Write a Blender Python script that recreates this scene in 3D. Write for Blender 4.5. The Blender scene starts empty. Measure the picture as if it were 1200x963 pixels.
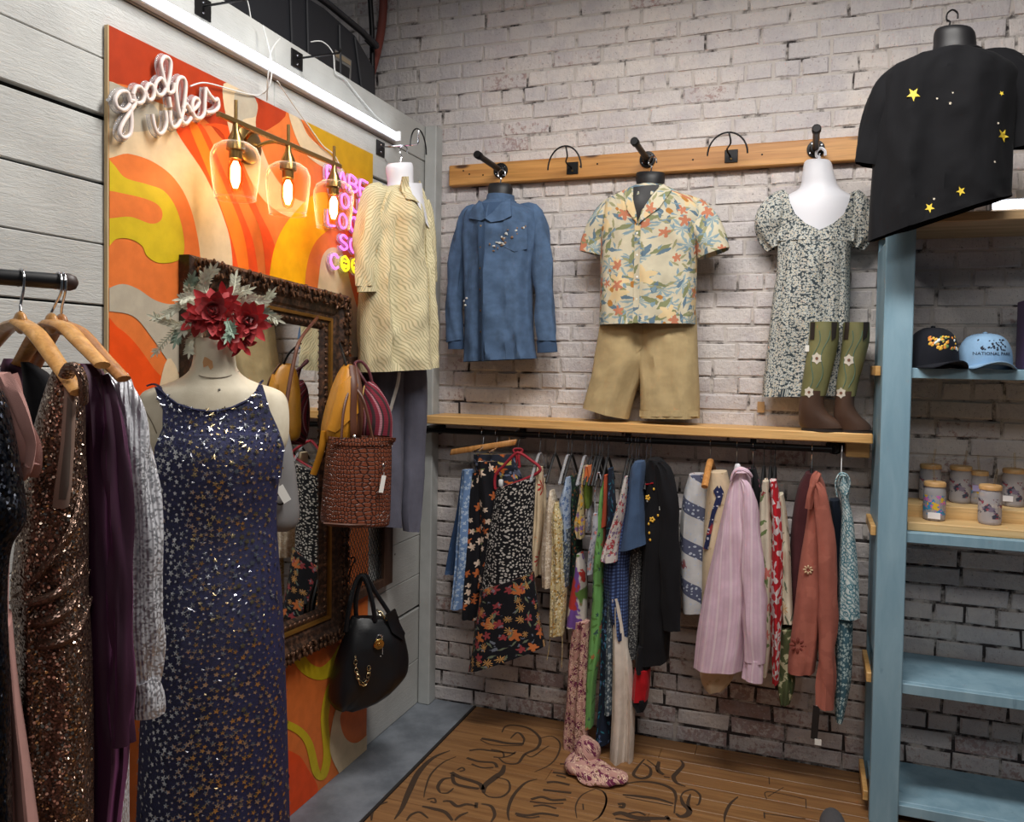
import bpy, bmesh, math, random
from mathutils import Vector as V, Matrix, noise as mnoise
from mathutils.bvhtree import BVHTree
R_ = math.radians
PI = math.pi
C = bpy.context.scene.collection
S = bpy.context.scene
# ------------------------------------------------------------------ camera
CAM = V((1.6941, -3.3600, 1.6085)); FOC = 923.42; PCX, PCY = 623.12, 452.15
def _rot(yaw, pitch, roll):
    f = V((math.sin(yaw)*math.cos(pitch), math.cos(yaw)*math.cos(pitch), math.sin(pitch)))
    r = V((math.cos(yaw), -math.sin(yaw), 0)); u = r.cross(f)
    return (math.cos(roll)*r+math.sin(roll)*u, -math.sin(roll)*r+math.cos(roll)*u, f)
CR, CU, CF = _rot(R_(-19.2666), R_(-1.6781), R_(0.9676))
cd = bpy.data.cameras.new('camera'); cam = bpy.data.objects.new('camera', cd); C.objects.link(cam)
m = Matrix((( CR.x, CU.x, -CF.x, CAM.x), (CR.y, CU.y, -CF.y, CAM.y), (CR.z, CU.z, -CF.z, CAM.z), (0,0,0,1)))
cam.matrix_world = m
cd.sensor_fit = 'HORIZONTAL'; cd.sensor_width = 36; cd.lens = 36*FOC/1200
cd.shift_x = (600-PCX)/1200; cd.shift_y = (PCY-481.5)/1200
cd.clip_start = .05; cd.clip_end = 50
S.camera = cam
# ------------------------------------------------------------------ light
S.view_settings.view_transform = 'Standard'; S.view_settings.look = 'None'
S.view_settings.exposure = 0.26; S.view_settings.gamma = 1; S.view_settings.use_curve_mapping = False
LED_POWER = 4.6        # emission of the long tube on the left wall
BULB_POWER = 34.0
w = bpy.data.worlds.new('World'); S.world = w; w.use_nodes = True
w.node_tree.nodes['Background'].inputs[0].default_value = (.80, .88, 1, 1)
w.node_tree.nodes['Background'].inputs[1].default_value = 0.04
def area(name, loc, rot, sx, sy, power, col=(1,1,1)):
    l = bpy.data.lights.new(name, 'AREA'); l.shape = 'RECTANGLE'; l.size = sx; l.size_y = sy; l.energy = power; l.color = col
    o = bpy.data.objects.new(name, l); C.objects.link(o); o.location = loc; o.rotation_euler = rot
    return o
# two rows of shop ceiling fittings above and behind the photographer
area('ceiling_light', (1.5, -1.5, 3.3), (0, 0, 0), 1.7, .35, 62, (1, .97, .93))
area('ceiling_light', (2.4, -4.6, 4.0), (R_(18), 0, 0), 2.4, .6, 36, (1, .97, .93))

# ------------------------------------------------------------------ pixel helpers (rays of the photograph met with real planes)
def ray(px, py): return CR*((px-PCX)/FOC) - CU*((py-PCY)/FOC) + CF
def at(px, py, o, n):
    d = ray(px, py); n = V(n); return CAM + d*((V(o)-CAM).dot(n)/d.dot(n))
def atY(px, py, y=0): return at(px, py, (0,y,0), (0,1,0))
def atX(px, py, x=0): return at(px, py, (x,0,0), (1,0,0))
def atZ(px, py, z=0): return at(px, py, (0,0,z), (0,0,1))
def atD(px, py, d): return CAM + ray(px, py)*d
class Pl:                                   # a vertical plane: point, horizontal normal pointing at the viewer side
    def __init__(s, o, n):
        s.o = V(o); s.n = V(n).normalized(); s.t = V((-s.n.y, s.n.x, 0))   # t to the right seen from the front
        if s.t.dot(CR) < 0: s.t = -s.t
    def __call__(s, px, py, off=0): return at(px, py, s.o+s.n*off, s.n)
def PY(y): return Pl((0,y,0), (0,-1,0))
def PX(x): return Pl((x,0,0), (1,0,0))
def PV(px, py, d):                          # plane facing the viewer at depth d
    p = atD(px, py, d); n = CAM-p; n.z = 0
    return Pl(p, n)

# ------------------------------------------------------------------ geometry: every builder returns (verts, faces, uv per vertex or None)
def spline(pts, n=8, closed=False):
    P = [V(p) for p in pts]; N = len(P); out = []
    if N < 3 and not closed:
        return [P[0].lerp(P[-1], i/n) for i in range(n+1)]
    rng = range(N if closed else N-1)
    for i in rng:
        if closed: p0, p1, p2, p3 = P[i-1], P[i], P[(i+1)%N], P[(i+2)%N]
        else: p0, p1, p2, p3 = P[max(i-1,0)], P[i], P[i+1], P[min(i+2,N-1)]
        for k in range(n):
            t = k/n; t2 = t*t; t3 = t2*t
            out.append(.5*((2*p1)+(p2-p0)*t+(2*p0-5*p1+4*p2-p3)*t2+(3*p1-p0-3*p2+p3)*t3))
    if not closed: out.append(P[-1].copy())
    return out
def interp(vals, t):                        # smooth sampling of a list of tuples at t in 0..1
    N = len(vals)-1; f = t*N; i = min(int(f), N-1); u = f-i
    def g(k): return vals[max(0,min(N,k))]
    r = []
    for a0,a1,a2,a3 in zip(g(i-1), g(i), g(i+1), g(i+2)):
        r.append(.5*((2*a1)+(a2-a0)*u+(2*a0-5*a1+4*a2-a3)*u*u+(3*a1-a0-3*a2+a3)*u*u*u))
    return r
def join(*gs):
    v, f, uv = [], [], []; has = any(g[2] for g in gs)
    for g in gs:
        b = len(v); v += list(g[0]); f += [tuple(i+b for i in q) for q in g[1]]
        uv += list(g[2]) if g[2] else [(p[0]+p[1], p[2]) for p in g[0]]
    return v, f, (uv if has else None)
def box(x0, x1, y0, y1, z0, z1, bev=0.0):
    return obox(V(((x0+x1)/2,(y0+y1)/2,(z0+z1)/2)), V((1,0,0))*(x1-x0)/2, V((0,1,0))*(y1-y0)/2, V((0,0,1))*(z1-z0)/2, bev)
def obox(c, u, v, w, bev=0.0):
    c = V(c); u = V(u); v = V(v); w = V(w)
    if bev <= 0:
        vs = [c+u*a+v*b+w*d for a in (-1,1) for b in (-1,1) for d in (-1,1)]
        return vs, [(0,1,3,2),(4,6,7,5),(0,4,5,1),(2,3,7,6),(0,2,6,4),(1,5,7,3)], None
    lu, lv, lw = u.length, v.length, w.length; bev = min(bev, .45*min(lu,lv,lw))
    iu, iv, iw = 1-bev/lu, 1-bev/lv, 1-bev/lw
    vs = []; ix = {}
    for a in (-1,1):
        for b in (-1,1):
            for d in (-1,1):
                ix[(a,b,d,0)] = len(vs); vs.append(c+u*a+v*b*iv+w*d*iw)
                ix[(a,b,d,1)] = len(vs); vs.append(c+u*a*iu+v*b+w*d*iw)
                ix[(a,b,d,2)] = len(vs); vs.append(c+u*a*iu+v*b*iv+w*d)
    f = []
    for a in (-1,1):
        q = [(a,-1,-1,0),(a,1,-1,0),(a,1,1,0),(a,-1,1,0)]; f.append([ix[k] for k in (q if a>0 else q[::-1])])
        q = [(-1,a,-1,1),(-1,a,1,1),(1,a,1,1),(1,a,-1,1)]; f.append([ix[k] for k in (q if a>0 else q[::-1])])
        q = [(-1,-1,a,2),(1,-1,a,2),(1,1,a,2),(-1,1,a,2)]; f.append([ix[k] for k in (q if a>0 else q[::-1])])
    for a in (-1,1):
        for b in (-1,1):
            f.append([ix[(a,b,-1,0)],ix[(a,b,1,0)],ix[(a,b,1,1)],ix[(a,b,-1,1)]])
            f.append([ix[(a,-1,b,0)],ix[(a,1,b,0)],ix[(a,1,b,2)],ix[(a,-1,b,2)]])
            f.append([ix[(-1,a,b,1)],ix[(1,a,b,1)],ix[(1,a,b,2)],ix[(-1,a,b,2)]])
            for d in (-1,1): f.append([ix[(a,b,d,0)],ix[(a,b,d,1)],ix[(a,b,d,2)]])
    return vs, f, None
def tube(pts, r, n=8, closed=False, flat=1.0, up=None, cap=True):
    P = [V(p) for p in pts]; N = len(P); vs = []; fs = []; uv = []
    rr = r if isinstance(r, (list, tuple)) else [r]*N
    if len(rr) != N: rr = [interp([(x,) for x in rr], i/(N-1))[0] for i in range(N)]
    prev = V(up) if up else None; L = 0
    for i in range(N):
        a = P[i-1] if (i or closed) else P[0]; b = P[(i+1)%N] if (i < N-1 or closed) else P[-1]
        t = (b-a); t = t.normalized() if t.length > 1e-9 else V((0,0,1))
        if prev is None: prev = V((0,0,1)) if abs(t.z) < .9 else V((1,0,0))
        s = t.cross(prev)
        if s.length < 1e-5: s = t.orthogonal()
        s.normalize(); q = s.cross(t).normalized()
        if not up: prev = q
        if i: L += (P[i]-P[i-1]).length
        for k in range(n):
            an = 2*PI*k/n
            vs.append(P[i]+s*math.cos(an)*rr[i]+q*math.sin(an)*rr[i]*flat); uv.append((k/n*2*PI*max(rr), L))
    M = N if closed else N-1
    for i in range(M):
        for k in range(n):
            a = i*n+k; b = i*n+(k+1)%n; c = ((i+1)%N)*n+(k+1)%n; d = ((i+1)%N)*n+k
            fs.append((a,b,c,d))
    if cap and not closed:
        fs.append(tuple(range(n-1,-1,-1))); fs.append(tuple((N-1)*n+k for k in range(n)))
    return vs, fs, uv
def lathe(prof, c=(0,0,0), n=24, axis=(0,0,1), cap=True):
    ax = V(axis).normalized(); s = ax.orthogonal().normalized(); q = ax.cross(s); c = V(c)
    vs, fs, uv = [], [], []
    for r, z in prof:
        for k in range(n):
            a = 2*PI*k/n; vs.append(c+ax*z+(s*math.cos(a)+q*math.sin(a))*max(r,1e-5)); uv.append((k/n*.3, z))
    for i in range(len(prof)-1):
        for k in range(n):
            fs.append((i*n+k, i*n+(k+1)%n, (i+1)*n+(k+1)%n, (i+1)*n+k))
    if cap:
        if prof[0][0] > 1e-4: fs.append(tuple(range(n-1,-1,-1)))
        if prof[-1][0] > 1e-4: fs.append(tuple((len(prof)-1)*n+k for k in range(n)))
    return vs, fs, uv
def ball(c, r, nu=12, nv=8, axes=None):
    c = V(c); r = V(r) if not isinstance(r,(int,float)) else V((r,r,r)); ax = axes or (V((1,0,0)),V((0,1,0)),V((0,0,1)))
    vs = [c-ax[2]*r.z]; fs = []
    for i in range(1,nv):
        p = -PI/2+PI*i/nv
        for k in range(nu):
            a = 2*PI*k/nu; vs.append(c+ax[0]*r.x*math.cos(p)*math.cos(a)+ax[1]*r.y*math.cos(p)*math.sin(a)+ax[2]*r.z*math.sin(p))
    vs.append(c+ax[2]*r.z); T = len(vs)-1
    for k in range(nu):
        fs.append((0,1+(k+1)%nu,1+k)); b = 1+(nv-2)*nu; fs.append((b+k,b+(k+1)%nu,T))
    for i in range(nv-2):
        for k in range(nu):
            a = 1+i*nu; fs.append((a+k,a+(k+1)%nu,a+nu+(k+1)%nu,a+nu+k))
    return vs, fs, None
def prism(poly, off):                       # polygon of points (any plane) pushed along vector off
    P = [V(p) for p in poly]; N = len(P); off = V(off)
    vs = P+[p+off for p in P]
    fs = [tuple(range(N-1,-1,-1)), tuple(range(N,2*N))]+[(i,(i+1)%N,N+(i+1)%N,N+i) for i in range(N)]
    return vs, fs, None
def loft(pl, rows, n=72, m=56, fold=(.012, 9, 0), seed=0, hem=True, back=.6, exp=2.3, captop=False, foldtop=.15):
    """cloth body: rows = (py, left px, right px, half depth) read in plane pl; folds deepen towards the hem"""
    A = []
    for r in rows:
        py, L, Rr, b = r[:4]; dy = r[4] if len(r) > 4 else 0
        l = pl(L, py); q = pl(Rr, py+dy)
        A.append((l.x,l.y,l.z,q.x,q.y,q.z,b))
    rnd = random.Random(seed); ph = [rnd.uniform(0,6.28) for _ in range(6)]
    vs, fs, uv = [], [], []; ln = 0; pz = None
    amp, fr, tw = fold
    for i in range(m+1):
        t = i/m; v = interp(A, t); l = V(v[:3]); q = V(v[3:6]); b = v[6]
        c = (l+q)/2; a = (q-l).length/2; tv = (q-l).normalized()
        if pz is not None: ln += (c-pz).length
        pz = c; g = foldtop+(1-foldtop)*min(1, t*1.25)
        per = PI*(3*(a+b)-math.sqrt((3*a+b)*(a+3*b))); 
        for k in range(n):
            an = 2*PI*k/n; ca, sa = math.cos(an), math.sin(an)
            ex = 2/exp; x = math.copysign(abs(ca)**ex, ca); y = math.copysign(abs(sa)**ex, sa)
            f = amp*g*(math.sin(fr*an+ph[0]+tw*t)*.6+math.sin(fr*1.7*an+ph[1]-tw*t*1.3)*.3+math.sin(fr*.5*an+ph[2]+2*t)*.4)
            f += amp*.5*mnoise.noise(V((c.x+x*a*1.3, ln*5, seed+y*b*8)))*2*(1-t*.3)
            bb = b if sa > 0 else b*back
            if amp > .0025 and b > .03:      # gathered creases
                nz_ = mnoise.noise(V((x*a*13+y*b*9, ln*4.5-x*a*4, seed*1.7))); f += amp*.9*((1-abs(nz_))**4-.35)
                nz_ = mnoise.noise(V((x*a*22, ln*11+x*a*9, seed*2.3+5))); f += amp*.35*((1-abs(nz_))**4-.35)
            p = c+tv*(x*a)+pl.n*(y*bb+f*abs(y))
            vs.append(p); uv.append((k/n*per, ln))
    for i in range(m):
        for k in range(n): fs.append((i*n+k, (i+1)*n+k, (i+1)*n+(k+1)%n, i*n+(k+1)%n))
    if hem:                                 # turn the hem inside so the cloth has an edge
        base = m*n; b2 = len(vs); cen = sum((vs[base+k] for k in range(n)), V())/n
        for k in range(n):
            p = vs[base+k]; d = cen-p; d = d.normalized()*min(.006, d.length*.3); vs.append(p+d+V((0,0,.03))); uv.append(uv[base+k])
        for k in range(n): fs.append((base+k, b2+k, b2+(k+1)%n, base+(k+1)%n))
    if captop: fs.append(tuple(range(n)))
    return vs, fs, uv
def sleeve(pl, pts, n=20, m=22, flat=.6, fold=.005, seed=0, cuff=0):
    """pts = (px, py, half width px, offset in front of plane)"""
    P = [pl(p[0], p[1], p[3]) for p in pts]
    rad = [(pl(p[0]+p[2], p[1], p[3])-pl(p[0]-p[2], p[1], p[3])).length/2 for p in pts]
    A = [tuple(p)+(r,) for p, r in zip(P, rad)]
    sm = [interp(A, i/m) for i in range(m+1)]
    vs, fs, uv = [], [], []; L = 0
    for i in range(m+1):
        p = V(sm[i][:3]); r = sm[i][3]; a = V(sm[max(i-1,0)][:3]); b = V(sm[min(i+1,m)][:3]); t = (b-a).normalized()
        s = t.cross(pl.n).normalized(); q = s.cross(t).normalized()
        if i: L += (p-V(sm[i-1][:3])).length
        for k in range(n):
            an = 2*PI*k/n
            f = 1+fold/max(r,.005)*mnoise.noise(V((math.cos(an)*1.7+seed, math.sin(an)*1.7, L*9)))*2.2
            vs.append(p+s*math.cos(an)*r*f+q*math.sin(an)*r*flat*f); uv.append((k/n*2*PI*r, L))
    for i in range(m):
        for k in range(n): fs.append((i*n+k,(i+1)*n+k,(i+1)*n+(k+1)%n,i*n+(k+1)%n))
    base = m*n; b2 = len(vs); cen = V(sm[m][:3])
    for k in range(n): vs.append(vs[base+k].lerp(cen, .15)+(V(sm[m-1][:3])-cen).normalized()*.025); uv.append(uv[base+k])
    for k in range(n): fs.append((base+k,b2+k,b2+(k+1)%n,base+(k+1)%n))
    fs.append(tuple(b2+k for k in range(n))[::-1]); fs.append(tuple(range(n)))
    return vs, fs, uv
def bvh(*gs):
    g = join(*gs); return BVHTree.FromPolygons([V(p) for p in g[0]], [tuple(q) for q in g[1]])
def patch(pl, poly, tree, off=.003, thick=.0025, res=5, reach=.6, soft=3):
    """a flat piece laid on a surface: outline in px on pl, pushed back on to the surface along the plane normal"""
    bm = bmesh.new(); P = [pl(*p) for p in poly]; up = V((0,0,1))
    P2 = [((p-pl.o).dot(pl.t), p.z) for p in P]
    x0 = min(p[0] for p in P2); x1 = max(p[0] for p in P2); z0 = min(p[1] for p in P2); z1 = max(p[1] for p in P2)
    vv = [bm.verts.new((p[0],p[1],0)) for p in P2]; bm.faces.new(vv)
    for i in range(1,res):
        for co, no in ((((x0+(x1-x0)*i/res),0,0),(1,0,0)), ((0,z0+(z1-z0)*i/res,0),(0,1,0))):
            bmesh.ops.bisect_plane(bm, geom=bm.verts[:]+bm.edges[:]+bm.faces[:], plane_co=co, plane_no=no)
    bm.verts.index_update()
    fr, bk, uv = [], [], []
    last = .05
    for v in bm.verts:
        p = pl.o+pl.t*v.co.x; p.z = v.co.y
        h = tree.ray_cast(p+pl.n*reach, -pl.n, 2*reach) if tree else (None,)
        if h[0] is not None: d = (h[0]-p).dot(pl.n)
        else:
            d = None
        fr.append((p, d)); uv.append((v.co.x, v.co.y))
    ok = sorted(d for _, d in fr if d is not None); av = ok[len(ok)//2] if ok else 0
    D = [av if d is None else max(min(d, av+.05), av-.05) if soft else d for _, d in fr]
    lk = [[e.other_vert(v).index for e in v.link_edges] for v in bm.verts]
    for _ in range(soft): D = [.5*D[i]+.5*sum(D[j] for j in lk[i])/len(lk[i]) for i in range(len(D))]
    if soft: D = [max(D[i], fr[i][1]) if fr[i][1] is not None else D[i] for i in range(len(D))]
    fr = [(p, d) for (p, _), d in zip(fr, D)]
    vs = []
    for p, d in fr: vs.append(p+pl.n*((d if d is not None else av)+off+thick))
    n = len(vs)
    for p, d in fr: vs.append(p+pl.n*((d if d is not None else av)+off-.004))
    fs = [tuple(v.index for v in f.verts) for f in bm.faces]
    fs2 = [tuple(i+n for i in reversed(f)) for f in fs]
    side = [(e.verts[0].index, e.verts[1].index) for e in bm.edges if len(e.link_faces) == 1]
    bm.free()
    return vs, fs+fs2+[(a,b,b+n,a+n) for a,b in side], uv+uv

# ------------------------------------------------------------------ objects
ALL = []
def mk(name, g, mat, parent=None, smooth=True, org=None):
    org = V(org) if org is not None else (V(parent['_o']) if parent is not None and '_o' in parent else V((0,0,0)))
    me = bpy.data.meshes.new(name)
    me.from_pydata([tuple(V(p)-org) for p in g[0]], [], [tuple(q) for q in g[1]])
    if g[2]:
        ul = me.uv_layers.new(name='UVMap'); li = [0]*len(me.loops); me.loops.foreach_get('vertex_index', li)
        fl = []; 
        for i in li: fl += [g[2][i][0], g[2][i][1]]
        ul.data.foreach_set('uv', fl)
    if smooth:
        me.polygons.foreach_set('use_smooth', [True]*len(me.polygons)); 
    bm = bmesh.new(); bm.from_mesh(me); bmesh.ops.recalc_face_normals(bm, faces=bm.faces)
    if smooth:
        for e in bm.edges:
            if len(e.link_faces) == 2 and e.calc_face_angle(0) > .85: e.smooth = False
    bm.to_mesh(me); bm.free()
    if mat: me.materials.append(mat)
    o = bpy.data.objects.new(name, me); C.objects.link(o)
    o['_o'] = tuple(org)
    if parent is not None: o.parent = parent
    else: o.location = org
    ALL.append(o)
    return o
def tag(o, label, cat, group=None, kind=None):
    o['label'] = label; o['category'] = cat
    if group: o['group'] = group
    if kind: o['kind'] = kind
    return o
def thing(name, label, cat, loc, group=None):
    o = bpy.data.objects.new(name, None); C.objects.link(o); o.location = loc; o.empty_display_size = .05
    o['_o'] = tuple(loc); tag(o, label, cat, group); ALL.append(o)
    return o
def solo(name, g, mat, label, cat, group=None, smooth=True):
    org = V(((min(p[0] for p in g[0])+max(p[0] for p in g[0]))/2, (min(p[1] for p in g[0])+max(p[1] for p in g[0]))/2, min(p[2] for p in g[0])))
    o = mk(name, g, mat, None, smooth, org); return tag(o, label, cat, group)
def struct(name, g, mat, parent=None, smooth=False):
    o = mk(name, g, mat, parent, smooth)
    if parent is None: o['kind'] = 'structure'
    return o
def stuff(o): o['kind'] = 'stuff'; return o

# ------------------------------------------------------------------ materials
def srgb(r, g, b):
    f = lambda c: (c/255/12.92) if c/255 <= .04045 else ((c/255+.055)/1.055)**2.4
    return (f(r), f(g), f(b), 1)
class NT:
    def __init__(s, name):
        s.m = bpy.data.materials.new(name); s.m.use_nodes = True; s.t = s.m.node_tree; s.p = s.t.nodes['Principled BSDF']
    def n(s, typ, **kw):
        o = s.t.nodes.new(typ)
        for k, v in kw.items():
            if k.startswith('i_'): o.inputs[int(k[2:])].default_value = v
            else: setattr(o, k, v)
        return o
    def l(s, a, b, ai=0): s.t.links.new(a.outputs[ai] if hasattr(a,'outputs') else a, b); return s
    def math(s, op, a, b=None, c=None):
        o = s.n('ShaderNodeMath', operation=op)
        for i, x in enumerate((a, b, c)):
            if x is None: continue
            if isinstance(x, (int,float)): o.inputs[i].default_value = x
            else: s.t.links.new(x, o.inputs[i])
        return o.outputs[0]
    def mix(s, f, a, b, blend='MIX'):
        o = s.n('ShaderNodeMix', data_type='RGBA', blend_type=blend)
        for i, x in ((0,f),(6,a),(7,b)):
            if isinstance(x, (int,float,tuple)): o.inputs[i].default_value = x
            else: s.t.links.new(x, o.inputs[i])
        return o.outputs[2]
    def coord(s, kind='UV', scale=(1,1,1), loc=(0,0,0), rot=0):
        mp = s.n('ShaderNodeMapping'); mp.inputs['Scale'].default_value = scale; mp.inputs['Location'].default_value = loc
        mp.inputs['Rotation'].default_value = (0,0,rot)
        if kind == 'POS': src = s.n('ShaderNodeNewGeometry').outputs['Position']
        else: src = s.n('ShaderNodeTexCoord').outputs[kind]
        s.t.links.new(src, mp.inputs[0]); return mp.outputs[0]
    def noise(s, vec, scale, detail=3, rough=.55, dist=0):
        o = s.n('ShaderNodeTexNoise'); s.t.links.new(vec, o.inputs['Vector'])
        o.inputs['Scale'].default_value = scale; o.inputs['Detail'].default_value = detail; o.inputs['Roughness'].default_value = rough
        o.inputs['Distortion'].default_value = dist
        return o.outputs[0]
    def step(s, x, a, b):
        o = s.n('ShaderNodeMapRange', interpolation_type='SMOOTHSTEP'); s.t.links.new(x, o.inputs[0])
        o.inputs[1].default_value = a; o.inputs[2].default_value = b; return o.outputs[0]
    def bump(s, h, strength=.3, dist=.002):
        o = s.n('ShaderNodeBump'); o.inputs['Strength'].default_value = strength; o.inputs['Distance'].default_value = dist
        s.t.links.new(h, o.inputs['Height']); s.t.links.new(o.outputs[0], s.p.inputs['Normal'])
    def base(s, x):
        if isinstance(x, tuple): s.p.inputs['Base Color'].default_value = x
        else: s.t.links.new(x, s.p.inputs['Base Color'])
MC = {}
def plain(name, col, rough=.6, metal=0, bump=0, bscale=200, var=0, kind='POS'):
    if name in MC: return MC[name]
    k = NT(name); k.p.inputs['Roughness'].default_value = rough; k.p.inputs['Metallic'].default_value = metal
    c = srgb(*col)
    if bump or var:
        v = k.coord(kind)
        if var:
            nz = k.noise(v, 9, 4); k.base(k.mix(k.step(nz,.3,.7), tuple(x*(1-var) for x in c[:3])+(1,), c))
        else: k.base(c)
        if bump: k.bump(k.noise(v, bscale, 2), bump, .001)
    else: k.base(c)
    MC[name] = k.m; return k.m
def emit(name, col, strength):
    if name in MC: return MC[name]
    k = NT(name); k.base(srgb(*col)); k.p.inputs['Emission Color'].default_value = srgb(*col); k.p.inputs['Emission Strength'].default_value = strength
    MC[name] = k.m; return k.m
def wood(name, c1, c2, rough=.5, axis=0, scale=1.0, knots=False):
    if name in MC: return MC[name]
    k = NT(name); k.p.inputs['Roughness'].default_value = rough
    sc = [30*scale]*3; sc[axis] = 1.6*scale
    v = k.coord('POS', tuple(sc)); n1 = k.noise(v, 1.0, 5, .6, .6); v2 = k.coord('POS', tuple(x*5 for x in sc)); n2 = k.noise(v2, 1.0, 2)
    col = k.mix(k.step(n1,.3,.7), srgb(*c1), srgb(*c2)); col = k.mix(k.math('MULTIPLY', k.step(n2,.45,.75), .35), col, tuple(x*.5 for x in srgb(*c1)[:3])+(1,))
    if knots:
        vo = k.n('ShaderNodeTexVoronoi', feature='F1'); ks = [9]*3; ks[axis] = 2.6; k.t.links.new(k.coord('POS', tuple(ks)), vo.inputs[0]); vo.inputs['Scale'].default_value = 1
        col = k.mix(k.math('SUBTRACT', 1.0, k.step(vo.outputs['Distance'], .05, .13)), col, srgb(70,42,22))
    k.base(col); k.bump(n2, .15, .001); MC[name] = k.m; return k.m
def thinglass(name, col=(255,255,255), haze=.0, refl=.9, edge=0):
    if name in MC: return MC[name]
    k = NT(name); t = k.t; t.nodes.remove(k.p); out = t.nodes['Material Output']
    tr = k.n('ShaderNodeBsdfTransparent'); tr.inputs[0].default_value = srgb(*col)
    gl = k.n('ShaderNodeBsdfGlossy'); gl.inputs['Roughness'].default_value = .03
    fr = k.n('ShaderNodeLayerWeight'); fr.inputs[0].default_value = .12; fc = k.n('ShaderNodeLayerWeight'); fc.inputs[0].default_value = .35
    f = k.math('MULTIPLY', fr.outputs['Fresnel'], refl)
    mx = k.n('ShaderNodeMixShader'); t.links.new(f, mx.inputs[0]); t.links.new(tr.outputs[0], mx.inputs[1]); t.links.new(gl.outputs[0], mx.inputs[2])
    last = mx
    if edge:
        tl = k.n('ShaderNodeBsdfTranslucent'); tl.inputs[0].default_value = srgb(*col); d2 = k.n('ShaderNodeBsdfDiffuse'); d2.inputs[0].default_value = srgb(*col); ma = k.n('ShaderNodeAddShader')
        m0 = k.n('ShaderNodeMixShader'); t.links.new(k.math('MULTIPLY', k.math('POWER', fc.outputs['Facing'], 2.0), edge), m0.inputs[0]); m3 = k.n('ShaderNodeMixShader'); m3.inputs[0].default_value = .5
        t.links.new(tl.outputs[0], m3.inputs[1]); t.links.new(d2.outputs[0], m3.inputs[2]); t.links.new(last.outputs[0], m0.inputs[1]); t.links.new(m3.outputs[0], m0.inputs[2]); last = m0
    if haze:
        df = k.n('ShaderNodeBsdfDiffuse'); df.inputs[0].default_value = (.75,.73,.75,1); m2 = k.n('ShaderNodeMixShader'); m2.inputs[0].default_value = haze
        t.links.new(last.outputs[0], m2.inputs[1]); t.links.new(df.outputs[0], m2.inputs[2]); last = m2
    t.links.new(last.outputs[0], out.inputs[0]); MC[name] = k.m; return k.m
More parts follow.
